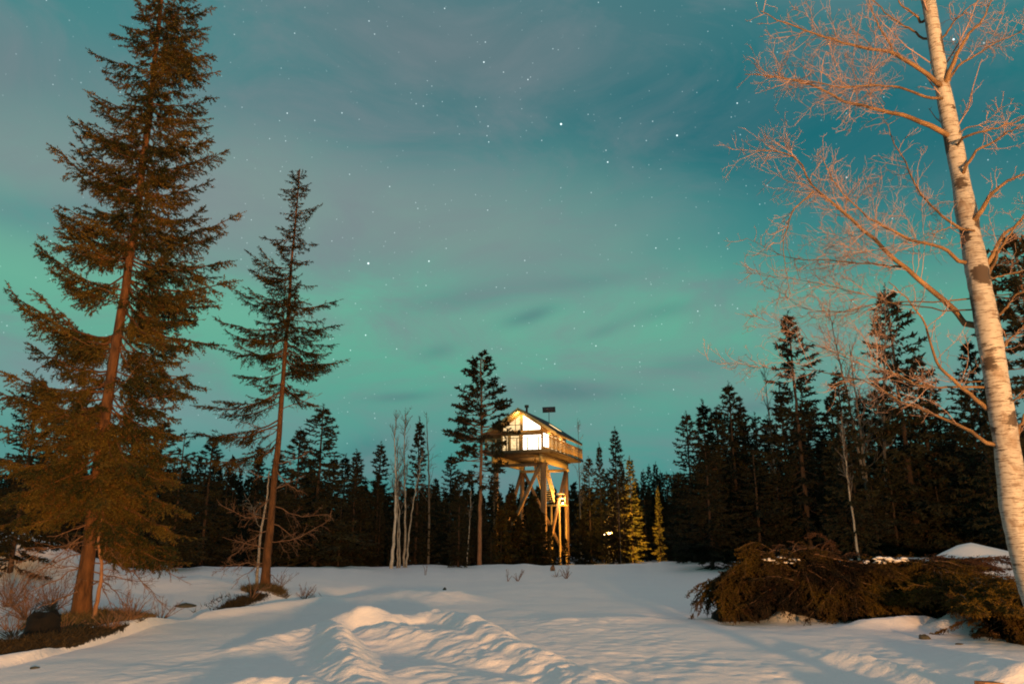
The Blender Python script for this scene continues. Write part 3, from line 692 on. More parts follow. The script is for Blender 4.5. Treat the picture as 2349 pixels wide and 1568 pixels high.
BR_PATHS = [
 ([c4(1190,400),c4(1100,330),c4(980,260),c4(800,240),c4(600,215),c4(450,150),c4(320,90)], .034, -.6),
 ([c4(980,260),c4(900,130),c4(830,0),c4(800,-60)], .018, -.3),
 ([c4(1180,595),c4(1060,545),c4(900,520),c4(680,475),c4(560,400),c4(400,372),c4(250,365)], .036, .7),
 ([c4(1168,460),c4(1060,420),c4(950,400),c4(760,405),c4(560,385),c4(380,375)], .020, -1.1),
 ([c4(1345,1540),c4(1200,1380),c4(1000,1225),c4(850,1090),c4(700,950),c4(600,880),c4(560,800),c4(525,700),c4(340,670)], .042, .5),
 ([c4(600,880),c4(540,930),c4(490,1050),c4(480,1150),c4(500,1350)], .013, -.4),
 ([c4(1285,1225),c4(1220,1140),c4(1080,1105),c4(960,1040),c4(850,960),c4(740,870),c4(640,700)], .026, -.8),
 ([c4(1250,1040),c4(1140,940),c4(1070,850),c4(1010,700),c4(960,590),c4(930,470)], .018, .8),
 ([c4(1000,1225),c4(900,1210),c4(700,1185),c4(500,1170),c4(300,1080)], .015, 1.4),
 ([c4(1240,1440),c4(1000,1380),c4(700,1300),c4(450,1250),c4(280,1215)], .010, 1.6),
 ([c4(1200,1390),c4(950,1380),c4(750,1420),c4(600,1430),c4(480,1350),c4(380,1300)], .010, 1.8),
 ([c4(1125,190),c4(1020,130),c4(900,60),c4(830,0),c4(760,-60)], .018, .4),
 ([c4(1110,110),c4(1050,50),c4(990,-10),c4(930,-80)], .02, -.3),
 ([c4(1215,380),c4(1230,270),c4(1300,140),c4(1390,0),c4(1430,-90)], .036, -.4),
 ([c4(1178,190),c4(1260,90),c4(1340,10),c4(1400,-60)], .016, .5),
 ([c4(1215,390),c4(1260,300),c4(1400,210),c4(1568,140),c4(1680,90)], .022, .8),
 ([c4(1265,640),c4(1400,600),c4(1568,540),c4(1700,480)], .018, -.6),
 ([c4(1290,775),c4(1350,690),c4(1480,600),c4(1568,550),c4(1700,500)], .022, .5),
 ([c4(1335,1020),c4(1400,920),c4(1480,860),c4(1568,800),c4(1720,740)], .036, -.4),
 ([c4(1370,1260),c4(1440,1110),c4(1540,1000),c4(1640,900),c4(1700,800)], .034, .2),
 ([c4(1385,1300),c4(1470,1150),c4(1568,1030),c4(1650,960)], .026, -.7),
 ([c4(1430,1460),c4(1500,1390),c4(1568,1350),c4(1700,1300)], .022, -.5),
 ([c4(1410,1280),c4(1568,1265),c4(1700,1250)], .012, .6),
 ([c4(1290,590),c4(1380,570),c4(1480,480),c4(1568,500)], .009, .3),
 ([c4(1350,1060),c4(1210,1060),c4(1100,1100)], .016, -.7),
 ([c3(1432,465),c3(1300,350),c3(1200,250),c3(1160,90),c3(1090,0),c3(1000,-60)], .030, -.9),
 ([c3(1310,360),c3(1200,350),c3(1100,310),c3(950,250),c3(820,210)], .015, -.9),
 ([c3(1445,610),c3(1300,510),c3(1180,455),c3(1060,420),c3(900,300),c3(760,370)], .026, .9),
 ([c3(1300,345),c3(1360,280),c3(1400,240)], .010, -.5),
 ([c3(1470,330),c3(1510,420),c3(1565,370),c3(1640,300)], .022, -.4),
 ([c3(1460,250),c3(1480,180),c3(1540,110),c3(1640,60)], .022, .3),
 ([c3(1500,640),c3(1540,520),c3(1600,430),c3(1700,350)], .03, .1),
 ([c3(1200,380),c3(1020,310),c3(700,170),c3(460,60)], .008, 1.9),
 ([c3(900,330),c3(700,290),c3(480,290),c3(310,265)], .008, 1.7),
]
scar = np.zeros(150)
mains = []; mrad = []; mlen = []
for pts, r, dep in BR_PATHS:
    n_ = len(pts); W = []
    for k, (a, b_) in enumerate(pts): W.append(at_Y(a, b_, YB + dep * (k / (n_ - 1)) ** .8) - bbase)
    W = np.array(W); sg_ = np.concatenate([[0], np.cumsum(np.linalg.norm(np.diff(W, axis=0), axis=1))])
    m_ = 22; ss = np.linspace(0, sg_[-1], m_); P = np.stack([np.interp(ss, sg_, W[:, k]) for k in range(3)], 1)
    for _ in range(2): P[1:-1] = (P[:-2] + 2 * P[1:-1] + P[2:]) / 4
    # snap to the trunk when it starts there
    dd = np.linalg.norm(BP - P[0], axis=1); q = int(np.argmin(dd))
    if dd[q] < .40:
        P = np.vstack([BP[q], P[:-1]]) if False else P; P[0] = BP[q]; scar[max(0, q - 2):q + 1] += .68
    P[2:] += np.cumsum(rb.normal(size=(m_ - 2, 3)) * .010, axis=0)
    mains.append(P); mrad.append(r * (1 - .86 * np.linspace(0, 1, m_) ** .75) * .95); mlen.append(sg_[-1])
mains = np.array(mains); mrad = np.array(mrad); mlen = np.array(mlen)
for q in (18, 26, 33, 47, 58, 66, 80, 93): scar[q:q + 2] += .35
mb = MB(); mb.tube(BP, BRr, 18); bme = mb.mesh('birch_trunk', True)
vals = np.zeros(len(bme.vertices)); ang = np.arange(18) / 18 * 6.283
for k in range(150): vals[k * 18:(k + 1) * 18] = scar[k] * np.clip(np.cos((ang - (2.399 * (k // 4))) ), 0, 1) ** 2.2 * 1.1
a_ = bme.attributes.new('scar', 'FLOAT', 'POINT'); a_.data.foreach_set('value', vals.astype(np.float32))
link_mesh('trunk', bme, M_BIRCH, broot)
for k in range(len(mains)):
    mb = MB(); mb.tubes(mains[k][None], mrad[k][None], 7); link_mesh('branch', mb.mesh('birch_branch', True), M_BRANCH, broot)
# extra leaders off the trunk so the crown is full, then three orders of twigs
mb = MB()
x1, lx1 = branch_level(rb, BP[None], np.array([seg[-1]]), .24, .15, .60, .12, .05, 12, .75)
mb.tubes(x1, np.linspace(.011, .004, 12)[None] * np.ones((len(lx1), 1)), 4)
allP = np.concatenate([np.array([np.stack([np.interp(np.linspace(0, 21, 12), np.arange(22), P[:, k]) for k in range(3)], 1) for P in mains]), x1]); allL = np.concatenate([mlen, lx1])
y1, l1 = branch_level(rb, allP, allL, .085, .32, .22, .20, .03, 9, .7, .9)
l1 = np.minimum(l1, 1.0)
mb.tubes(y1, np.linspace(.0048, .0022, 9)[None] * np.ones((len(l1), 1)), 3)
y2, l2 = branch_level(rb, y1, l1, .075, .6, .12, .26, .02, 7, .6, .9)
mb.tubes(y2, np.linspace(.0027, .0014, 7)[None] * np.ones((len(l2), 1)), 3)
y3, l3 = branch_level(rb, y2, l2, .062, .6, .1, .3, .0, 5, .5, .9)
mb.tubes(y3, np.linspace(.0020, .0013, 5)[None] * np.ones((len(l3), 1)), 3)
mb.build('twigs', M_BTWIG, broot)
print('birch twigs', len(l1), len(l2), len(l3))

# ------------------------------------------------------------------ treeline
TPL = {}
TPL['s1'] = (spruce_template('spruce_tree', 12, 2.1, 1), 12)
TPL['s2'] = (spruce_template('spruce_tree', 12, 2.5, 2, .32, 6, .2, .75), 12)
TPL['s3'] = (spruce_template('spruce_tree', 12, 1.5, 3, .30, 5, .1, .9), 12)
TPL['s4'] = (spruce_template('spruce_tree', 12, 2.7, 9, .40, 6, .3, .8, .12, 1.25, None, .8), 12)
TPL['y1'] = (spruce_template('young_spruce', 5, 1.1, 4, .22, 6, .08, .95, .02), 5)
TPL['p1'] = (pine_template('pine_tree', 12, 2.1, 5, .36), 12)
TPL['p2'] = (pine_template('pine_tree', 12, 1.9, 6, .5, None, 1.0, .3), 12)
TPL['b1'] = (bare_tree('bare_birch', 11, 7, 1, .3, None, None, 1.0, .40, 1.7), 11)
TPL['b2'] = (bare_tree('bare_birch', 11, 8, 1, .6, None, None, .7, .35, 1.4), 11)
TPL['b3'] = (bare_tree('bare_birch', 11, 12, 3, .9, None, None, 1.0, .42, 1.8), 11)
used = set()
def place(kind, px, py, Y, w=1.0, label=None, group=None, cat=None, rot=None, mat=None, stembase=None):
    tpl, H = TPL[kind]
    p = at_Y(px, py, Y); bz = gz(p[0], p[1]) - .12; h = p[2] - bz
    if kind in used: o = copy_tree(tpl)
    else: o = tpl; used.add(kind)
    s_ = h / H; o.location = (p[0], p[1], bz); w = w * {'s': 1.22, 'y': 1.2}.get(kind[0], 1.0); o.scale = (s_ * w, s_ * w, s_); o.rotation_euler = (0, 0, rot if rot is not None else random.uniform(0, 6.28))
    if 'group' in o: del o['group']
    if 'label' in o: del o['label']
    c_ = cat or {'s': 'spruce tree', 'y': 'spruce tree', 'p': 'pine tree', 'b': 'birch tree'}[kind[0]]
    tag(o, label, c_, group)
    if mat:
        for ch in o.children:
            if ch.name.startswith('crown'):
                ch.data = ch.data.copy(); ch.data.materials.clear(); ch.data.materials.append(mat)
    return o
# notable ones (top of the crown, distance)
place('s2', 95, 870, 24, 1.15, 'wide orange-lit spruce standing just left of and behind the tallest left spruce')
place('s2', -60, 960, 21, 1.2, 'orange-lit spruce cut by the left frame edge beside the snow drift', mat=M_NEEDLE)
place('s2', 330, 985, 31, 1.4, 'dark spruce behind the right-hand boughs of the tallest left spruce')
place('s2', 490, 1000, 38, 1.35, 'dark spruce filling the gap between the two tall left spruces')
place('s3', 596, 1018, 42, 1.1, 'narrow dark spruce directly behind the slender spruce trunk')
place('s2', 742, 935, 40, 1.5, 'broad dark spruce just right of the slender spruce, taller than its neighbours')
place('s2', 690, 985, 44, 1.35, 'dark spruce tucked behind the left shoulder of the broad dark one')
place('s2', 640, 1040, 38, 1.4, 'squat dark spruce low behind the slender spruce')
place('s1', 819, 1035, 46, 1.2, 'small pointed spruce right of the broad dark one')
place('s1', 874, 1018, 50, 1.15, 'pointed spruce just left of the white birch clump')
place('s3', 963, 962, 50, 1.05, 'narrow spruce spire rising right of the white birch clump')
place('b2', 992, 952, 50, 1.2, 'forked bare tree with dark trunk between the spruce spire and the pine')
place('s2', 1035, 1045, 50, 1.0, 'reddish dark spruce left of the tall pine')
place('s1', 1055, 1080, 44, 1.0, 'low dark spruce at the foot of the tall pine')
place('p1', 1105, 812, 47, 1.15, 'tall pine with clumpy crown overlapping the left side of the treehouse', rot=1.0)
place('p2', 1166, 1010, 80, .55, 'reddish pine trunk under the left end of the deck') if False else None
place('y1', 1222, 1140, 57, 1.1, 'small spruce catching warm light in front of the tower legs', mat=M_NEEDLE)
place('y1', 1262, 1205, 56, .8, 'lowest little spruce in front of the near tower leg')
place('y1', 1190, 1190, 58, 1.0, 'small dark spruce left of the tower legs')
place('y1', 1172, 1135, 60, 1.2, 'young spruce hiding the front left tower leg', mat=None)
place('y1', 1240, 1175, 58, 1.1, 'little spruce between the middle legs of the tower')
place('y1', 1296, 1235, 58, 1.0, 'low dark spruce at the foot of the stair posts')
place('y1', 1210, 1160, 60, 1.1, 'small spruce beside the rear left tower leg')
place('y1', 1335, 1190, 60, 1.0, 'small dark spruce right of the tower legs')
place('y1', 1150, 1170, 54, 1.2, 'dark young spruce right beside the pine trunk')
place('b1', 1325, 965, 64, .8, 'bare birch with fine twigs against the sky just right of the treehouse deck')
place('s3', 1374, 1020, 80, .8, 'thin spruce spire first to the right of the treehouse')
place('s2', 1350, 1050, 76, 1.0, 'brownish bushy spruce closest to the right end of the deck')
place('s1', 1410, 985, 66, .85, 'tall pointed spruce left of the yellow-lit trees')
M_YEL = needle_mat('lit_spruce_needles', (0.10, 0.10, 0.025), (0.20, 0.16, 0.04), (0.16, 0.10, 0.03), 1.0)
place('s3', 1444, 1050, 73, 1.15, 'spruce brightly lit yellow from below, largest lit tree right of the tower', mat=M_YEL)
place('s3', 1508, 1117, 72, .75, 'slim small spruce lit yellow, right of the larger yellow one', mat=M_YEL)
place('s3', 1425, 1056, 76, .9, 'half-lit brownish spruce touching the left side of the large yellow one')
place('s1', 1475, 1080, 92, .8, 'distant dark spruces behind the two yellow-lit trees', 'distant spruces behind the yellow-lit trees')
place('s1', 1488, 1068, 95, .7, 'distant dark spruces behind the two yellow-lit trees', 'distant spruces behind the yellow-lit trees')
place('s1', 1503, 1063, 90, .8, 'distant dark spruces behind the two yellow-lit trees', 'distant spruces behind the yellow-lit trees')
place('s1', 1515, 1082, 93, .8, 'distant dark spruces behind the two yellow-lit trees', 'distant spruces behind the yellow-lit trees')
place('b2', 1417, 1085, 50, .35, 'thin pale stem standing on the snow crest between the lamp and the yellow trees')
place('s2', 1574, 950, 44, 1.1, 'full dark spruce, first tall one right of the yellow-lit trees')
place('p2', 1645, 1025, 48, .9, 'low dark pine between two dark spruces right of centre')
place('p1', 1668, 952, 50, .6, 'small round-topped pine leaning on the left of a dark spruce')
place('s2', 1698, 930, 46, 1.1, 'dark spruce with double-looking top, left of the bare birch')
place('b1', 1757, 840, 46, .9, 'bare birch with fine grey twigs left of the tallest right spruce')
place('s2', 1806, 722, 38, 1.0, 'tall spruce with tiered crown above the brush heap')
place('s1', 1918, 850, 34, 1.0, 'thin sparse spruce with a pale trunk between the two tall right spruces')
place('b3', 1962, 690, 40, 1.0, 'tall bare birch with dense twigs against the left side of a tall spruce')
place('s2', 2030, 668, 40, 1.05, 'tallest spruce of the right-hand treeline, half hidden by birch twigs')
place('s2', 2098, 820, 42, 1.2, 'dark spruce right of the tallest right-hand one')
place('s2', 2218, 785, 37, .9, 'dark spruce peeking out left of the big birch trunk')
place('p2', 2335, 545, 30, 1.1, 'dark pine crown at the right frame edge behind the big birch')
place('s2', 2290, 840, 33, 1.0, 'dark spruce directly behind the big birch trunk')
# white birch clump left of centre
cl = at_Y(912, 1300, 43)
def clump_stem(pix, label, r0=.06, mat=None, k=0, Y=43.0):
    p = at_Y(pix[0][0], pix[0][1], Y); base = np.array([p[0], p[1], gz(p[0], p[1]) - .2]); root = empty('bare_birch', base); tag(root, label, 'birch tree')
    w = [at_Y(a, b_, Y) - base for a, b_ in pix]; w[0] = np.zeros(3); rng = np.random.default_rng(60 + k)
    mb = MB(); P, R_ = trunk_mesh(mb, w, r0, .014, 8, 1.2, rng, .02); mb.build('trunk', mat or M_STEM, root, True)
    L = np.linalg.norm(np.diff(P, axis=0), axis=1).sum(); mb = MB()
    b1, l1_ = branch_level(rng, P[None], np.array([L]), .16, .17, .42, .1, .12, 7, 1.0); mb.tubes(b1, np.linspace(.016, .007, 7)[None] * np.ones((len(l1_), 1)), 3)
    b2, l2_ = branch_level(rng, b1, l1_, .13, .5, .15, .15, .06, 5, .8); mb.tubes(b2, np.linspace(.010, .005, 5)[None] * np.ones((len(l2_), 1)), 3)
    b3, l3_ = branch_level(rng, b2, l2_, .12, .5, .15, .2, .0, 4, .8); mb.tubes(b3, np.linspace(.006, .003, 4)[None] * np.ones((len(l3_), 1)), 3)
    mb.build('branches', M_GREYTWIG, root); return root
M_WSTEM = simple_mat('white_stem', (0.35, 0.31, 0.26), (0.60, 0.56, 0.50), 2.0, .8, (1, 1, 2))
clump_stem([(897,1318),(903,1240),(907,1170),(908,1100),(905,1010),(908,960)], 'whitest leftmost stem of the birch clump left of centre', .10, M_WSTEM, 0)
clump_stem([(912,1318),(913,1200),(909,1130),(912,1000)], 'dull stem just right of the whitest one in the birch clump', .06, None, 1, 43.6)
clump_stem([(918,1318),(916,1200),(912,1120),(918,1030)], 'thin curved middle stem of the birch clump', .05, None, 2, 43.3)
clump_stem([(926,1318),(930,1180),(927,1070),(930,950)], 'straight tall stem, fourth from left in the birch clump', .075, None, 3, 43.8)
clump_stem([(931,1318),(938,1230),(948,1150),(958,1100),(968,1040)], 'rightmost stem of the birch clump, leaning away right', .06, None, 4, 43.4)
clump_stem([(1070,1322),(1074,1250),(1078,1180),(1080,1120)], 'lone thin pale stem in the dark forest left of the pine trunk', .035, None, 5, 46)
clump_stem([(1968,1262),(1958,1200),(1948,1130),(1938,1050),(1930,960)], 'slim pale dead stem in front of the dark forest above the brush heap', .055, None, 6, 33)

# dark filler trees of the forest, section by section
rf = random.Random(5)
def fill(pxa, pxb, n, Ya, Yb, pya, pyb, group, kinds=('s1', 's2', 's3', 's4'), wa=1.05, wb=1.55):
    for k in range(n):
        px = pxa + (pxb - pxa) * (k + rf.uniform(.1, .9)) / n; Y = rf.uniform(Ya, Yb); py = rf.uniform(pya, pyb)
        place(rf.choice(kinds), px, py, Y, rf.uniform(wa, wb), group[0].upper() * 0 + group, group)
fill(-120, 430, 15, 30, 44, 960, 1090, 'dark spruces in the forest behind the tallest left spruce')
fill(430, 880, 18, 48, 66, 1040, 1120, 'dark spruces packed behind the slender spruce')
fill(430, 880, 15, 44, 52, 1110, 1180, 'low dark spruces along the crest behind the slender spruce', ('s2', 's4'))
fill(870, 1180, 11, 56, 76, 1090, 1150, 'dark spruces between the birch clump and the treehouse')
fill(860, 1180, 11, 49, 60, 1150, 1230, 'low dark spruces below the birch clump and pine', ('s2', 's4'))
fill(1345, 1620, 13, 78, 96, 1080, 1125, 'dark spruces between the treehouse and the right-hand woods')
fill(1540, 1640, 3, 50, 60, 1060, 1110, 'dark spruces flanking the first tall spruce right of the yellow trees')
fill(1600, 2360, 26, 44, 62, 880, 1000, 'dark spruces crowding the right-hand woods')
fill(1600, 2360, 16, 38, 46, 1010, 1120, 'low dark spruces at the front of the right-hand woods', ('s2', 's4'))
fill(1150, 1345, 6, 84, 100, 1128, 1150, 'distant spruces seen behind the tower legs')
# the far-off wood closing the view: one mass
rw = np.random.default_rng(99)
mbn = MB(); mbt = MB()
for k in range(420):
    a = -1.15 + 2.3 * (k + rw.random()) / 420; Y = rw.uniform(98, 125); x = a * Y
    H = rw.uniform(7.5, 10.5) * (1.0 if -.25 < a < .25 else 1.3 if a < 0 else 1.7); n_ = 190
    u = rw.random(n_) ** .8; ang = rw.uniform(0, 6.283, n_); r = 1.9 * (1 - u) ** .85 + .1
    P = np.stack([x + 0 * u, Y + 0 * u, -.5 + H * (.04 + .96 * u)], 1); D = nrm(np.stack([np.cos(ang), np.sin(ang), -.35 + .7 * u], 1))
    mbn.needles(P, D, r, 6, .36, .60, rw); mbt.tube([(x, Y, -1), (x, Y, H)], [.13, .03], 4)
far = mbn.build('far_forest', M_NEEDLE_FAR); tag(far, 'far dark mass of forest closing the view behind the trees', 'forest', None, 'stuff')

# ------------------------------------------------------------------ the treehouse on stilts
M_WOOD = simple_mat('pale_timber', (0.36, 0.22, 0.09), (0.48, 0.31, 0.14), 5, .7, (1, 1, 6), .2)
M_BEAM = simple_mat('glulam_timber', (0.42, 0.28, 0.11), (0.55, 0.38, 0.17), 4, .65, (1, 1, 8), .2)
M_DKWOOD = simple_mat('dark_deck_boards', (0.075, 0.05, 0.03), (0.13, 0.09, 0.055), 7, .8, (1, 1, 5), .3)
M_COL = simple_mat('leg_timber', (0.16, 0.09, 0.05), (0.28, 0.16, 0.09), 5, .8, (1, 1, .4), .3)
M_ROOF = simple_mat('roof_felt', (0.03, 0.028, 0.028), (0.05, 0.045, 0.045), 6)
M_METAL = simple_mat('dark_metal', (0.04, 0.045, 0.05), (0.07, 0.075, 0.08), 8, .5)
M_SOLAR = simple_mat('panel_glass', (0.05, 0.045, 0.055), (0.075, 0.065, 0.075), 3, .5)
M_PANE = emit_mat('lit_window', (1.0, 0.70, 0.34), 1.15, .75, 4.5)
M_PANEB = emit_mat('bright_window', (1.0, 0.88, 0.66), 4.2, .25, 1.4)
M_PANES = emit_mat('side_window', (1.0, 0.68, 0.32), 1.5, .5, 2.0)
M_BULB = emit_mat('lamp_glow', (1.0, 0.80, 0.50), 9)
N0 = at_Y(1261.6, 1028, 66.0); ZD = N0[2]
TG = -0.6
TH = empty('treehouse', (N0[0], N0[1], 0), math.radians(-20.5))
tag(TH, 'glowing gabled wooden cabin with railed deck standing high on timber legs above the forest', 'treehouse')
ridge = at_Y(1184, 935, 67.3)[2]; eave = at_Y(1266.5, 992, 66.4)[2]; whead = at_Y(1240, 994.5, 67.5)[2]
print('deck', ZD, 'ridge', ridge, 'eave', eave, 'head', whead)
DX0, DX1, DY0, DY1 = -6.3, 0.0, 0.0, 11.1
HX0, HX1, HY0, HY1 = -5.1, -1.05, 1.1, 8.7; XM = (HX0 + HX1) / 2
EX = .55; slope = (ridge - eave) / (EX - XM)
def roofz(x): return ridge - abs(x - XM) * abs(slope)
# deck
mb = MB(); 
for k in range(45):
    y0 = DY0 + k * (DY1 - DY0) / 45; mb.box((DX0, y0, ZD - .05), (DX1, y0 + (DY1 - DY0) / 45 - .012, ZD))
dk = mb.build('deck', M_DKWOOD, TH)
mb = MB()
for k in range(12):
    y0 = DY0 + .25 + k * .93; mb.box((DX0 + .05, y0, ZD - .30), (DX1 - .05, y0 + .09, ZD - .055))
mb.build('joists', M_DKWOOD, TH)
mb = MB(); mb.box((DX0 - .02, DY0 - .05, ZD - .33), (DX1 + .02, DY0, ZD - .004)); mb.box((DX0 - .06, DY0 + .003, ZD - .32), (DX0 - .02, DY1, ZD - .006)); mb.box((DX1 + .001, DY0 + .003, ZD - .22), (DX1 + .04, DY1, ZD - .006))
mb.build('fascia', M_DKWOOD, TH)
mb = MB(); mb.box((DX0 + .35, DY0 + .35, ZD - .36), (DX1 - 1.2, DY1 - .4, ZD - .305)); mb.build('underside_boards', M_DKWOOD, TH)
# main beams, girders, legs, braces
AX, BX, AY, CY_ = -1.0, -5.6, 1.1, 8.3
bt, bb = ZD - .37, ZD - 1.08
for x in (AX, BX):
    mb = MB(); mb.box((x - .13, .3, bb), (x + .13, 8.75, bt)); mb.build('beam', M_BEAM, TH)
for y in (AY + .35, CY_ + .0):
    mb = MB(); mb.box((BX - .3, y - .1, bb - .28), (AX + .3, y + .1, bb - .004)); mb.build('girder', M_COL if y < 3 else M_BEAM, TH)
for x, y, w in ((AX, AY, .21), (BX, AY, .19), (AX, CY_, .18), (BX, CY_, .19)):
    mb = MB(); mb.box((x - w, y - w, TG - .6), (x + w, y + w, bb - (.285 if y > 3 else .004))); o = mb.build('leg', M_COL, TH)
ZB = bb - .3
def brace(a, b, w=.27, mat=M_COL):
    mb = MB(); mb.beam(a, b, w, w); mb.build('brace', mat, TH)
brace((AX - .2, AY - .1, ZB + .25), (BX + .2, AY - .1, .3)); brace((BX + .25, CY_ - .1, ZB), (AX - .25, CY_ - .1, .4)); brace((AX + .02, CY_ - .2, ZB), (AX + .02, AY + .25, .0)); brace((BX, CY_ - .3, ZB), (BX, AY + .3, .0))
# cabin walls (with openings left for the panes)
def panel(name, quad, mat, parent=TH, th=.0):
    mb = MB(); n_ = len(quad)
    mb.add(quad, t=[(0, i, i + 1) for i in range(1, n_ - 1)]); return mb.build(name, mat, parent)
mb = MB()
z0 = ZD + .002; g0 = whead + .42
FX = [HX0, -5.0, -4.40, -4.20, -3.30, -3.0, -1.16, HX1]
for a, b_ in ((0, 1), (2, 3), (4, 5), (6, 7)): mb.box((FX[a], HY0, z0), (FX[b_], HY0 + .14, whead))
mb.box((HX0, HY0, whead + .001), (HX1, HY0 + .14, g0))
mb.box((HX0 + .1, HY0 + .02, z0), (HX1 - .1, HY0 + .12, z0 + .12))
# gable
def prism(mb, poly, y0, y1):
    n_ = len(poly); v = [(x, y0, z) for x, z in poly] + [(x, y1, z) for x, z in poly]
    q = [(i, (i + 1) % n_, (i + 1) % n_ + n_, i + n_) for i in range(n_)]
    t_ = [(0, i + 1, i) for i in range(1, n_ - 1)] + [(n_, n_ + i, n_ + i + 1) for i in range(1, n_ - 1)]
    mb.add(v, t=t_, q=q)
rz = lambda x: roofz(x) - .26
prism(mb, [(XM - .14, g0 + .001), (XM + .14, g0 + .001), (XM + .14, rz(XM + .14)), (XM, rz(XM)), (XM - .14, rz(XM - .14))], HY0, HY0 + .14)
for s_ in (-1, 1):
    ge = XM + s_ * 1.80; he = XM + s_ * (HX1 - XM)
    prism(mb, [(ge, g0 + .001), (he, g0 + .001), (he, rz(he)), (ge, rz(ge))], HY0, HY0 + .14)
    prism(mb, [(XM + s_ * .14, rz(XM + s_ * .14) - .20), (ge, rz(ge) - .20), (ge, rz(ge) - .001), (XM + s_ * .14, rz(XM + s_ * .14) - .001)], HY0, HY0 + .14)
wl = mb.build('wall', M_WOOD, TH)
mb = MB(); SY = [HY0 + .141, 1.35, 3.15, 3.6, 4.55, 4.8, 5.7, 6.2, 7.1, 7.5, 8.4, HY1]
for a in range(0, 12, 2): mb.box((HX1 - .14, SY[a], z0), (HX1, SY[a + 1], whead + .15))
for a in range(1, 10, 2): mb.box((HX1 - .13, SY[a], z0), (HX1 - .01, SY[a + 1], ZD + .42))
mb.box((HX1 - .14, HY0 + .141, whead + .151), (HX1, HY1, rz(HX1)))
mb.box((HX0, HY0 + .141, z0), (HX0 + .14, HY1, rz(HX0))); 
prism(mb, [(HX0 + .141, z0), (HX1 - .141, z0), (HX1 - .141, rz(HX1)), (XM, rz(XM)), (HX0 + .141, rz(HX0))], HY1 - .14, HY1 - .002)
mb.build('wall', M_WOOD, TH)
# panes and mullions
for a, mt_ in ((1, M_PANE), (3, M_PANE), (5, M_PANEB)):
    wd = empty('window', (0, 0, 0)); wd.parent = TH
    mb = MB(); mb.box((FX[a], HY0 + .07, z0 + .125), (FX[a + 1], HY0 + .09, whead)); mb.build('pane', mt_, wd)
    mb = MB(); x0, x1 = FX[a], FX[a + 1]
    mb.box((x0, HY0 + .03, z0 + .121), (x0 + .05, HY0 + .068, whead)); mb.box((x1 - .05, HY0 + .03, z0 + .121), (x1, HY0 + .068, whead)); mb.box((x0 + .051, HY0 + .032, whead - .06), (x1 - .051, HY0 + .067, whead - .002))
    if a == 5: mb.box((XM + 1.0, HY0 + .035, z0 + .123), (XM + 1.04, HY0 + .066, whead - .061))
    mb.build('frame', M_WOOD, wd)
for a in range(1, 10, 2):
    wd = empty('window', (0, 0, 0)); wd.parent = TH
    mb = MB(); mb.box((HX1 - .08, SY[a], ZD + .425), (HX1 - .06, SY[a + 1], whead + .15)); mb.build('pane', M_PANEB if a == 1 else M_PANES, wd)
    mb = MB(); mb.box((HX1 - .058, SY[a], whead - .1), (HX1 - .02, SY[a + 1], whead - .04)); mb.box((HX1 - .056, SY[a] + .001, ZD + .421), (HX1 - .022, SY[a] + .05, whead - .101)); mb.build('frame', M_WOOD, wd)
for s_ in (-1, 1):
    wd = empty('gable_window', (0, 0, 0)); wd.parent = TH
    a, b_ = XM + s_ * .14, XM + s_ * 1.80; mb = MB()
    prism(mb, [(a, g0 + .002), (b_, g0 + .002), (b_, rz(b_) - .201), (a, rz(a) - .201)], HY0 + .07, HY0 + .09); mb.build('pane', M_PANEB if s_ > 0 else M_PANE, wd)
    mb = MB()
    mx = XM + s_ * .62; mb.box((mx - .025, HY0 + .03, g0 + .002), (mx + .025, HY0 + .068, rz(mx) - .2 if s_ < 0 else g0 + .5))
    if s_ < 0: mb.box((b_ + .0, HY0 + .032, g0 + .50), (a - .0, HY0 + .067, g0 + .55))
    mb.build('frame', M_DKWOOD, wd)
# roof: two sloping slabs, bargeboards, soffit
RY0, RY1 = .15, 9.0
for s_ in (-1, 1):
    xe = XM + s_ * (EX - XM)
    mb = MB(); prism(mb, [(XM, ridge), (xe, roofz(xe)), (xe, roofz(xe) - .09), (XM, ridge - .09)], RY0, RY1); rf_ = mb.build('roof', M_ROOF, TH)
    mb = MB(); prism(mb, [(XM + s_ * .002, ridge - .094), (xe, roofz(xe) - .094), (xe, roofz(xe) - .25), (XM + s_ * .002, ridge - .25)], RY0 + .04, RY1 - .03); mb.build('soffit', M_WOOD, TH)
    mb = MB(); prism(mb, [(XM + s_ * .001, ridge + .02), (xe, roofz(xe) + .02), (xe, roofz(xe) - .28), (XM + s_ * .001, ridge - .28)], RY0 - .04, RY0 - .002); mb.build('bargeboard', M_BEAM, TH)
    if s_ > 0:
        for (u0, u1, ya, yb) in ((.55, .85, 3.2, 4.4), (.35, .62, 5.4, 6.4)):
            xa, xb = XM + u0 * (xe - XM), XM + u1 * (xe - XM)
            mb = MB(); mb.add([(xa, ya, roofz(xa) + .04), (xb, ya, roofz(xb) + .04), (xb, yb, roofz(xb) + .04), (xa, yb, roofz(xa) + .04), (xa, ya, roofz(xa) + .002), (xb, ya, roofz(xb) + .002), (xb, yb, roofz(xb) + .002), (xa, yb, roofz(xa) + .002)],
                q=[(0, 1, 2, 3), (4, 5, 1, 0), (5, 6, 2, 1), (6, 7, 3, 2), (7, 4, 0, 3)])
            o = mb.build('skylight', M_PANES if ya > 5 else M_METAL, TH)
mb = MB(); 
for (x, y) in ((XM + .55, 1.0),): mb.tube([(x, y, roofz(x) - .1), (x, y, ridge + .12)], [.10, .10], 10); mb.tube([(x, y, ridge + .122), (x, y, ridge + .34)], [.20, .20], 12)
mb.build('chimney', M_METAL, TH)
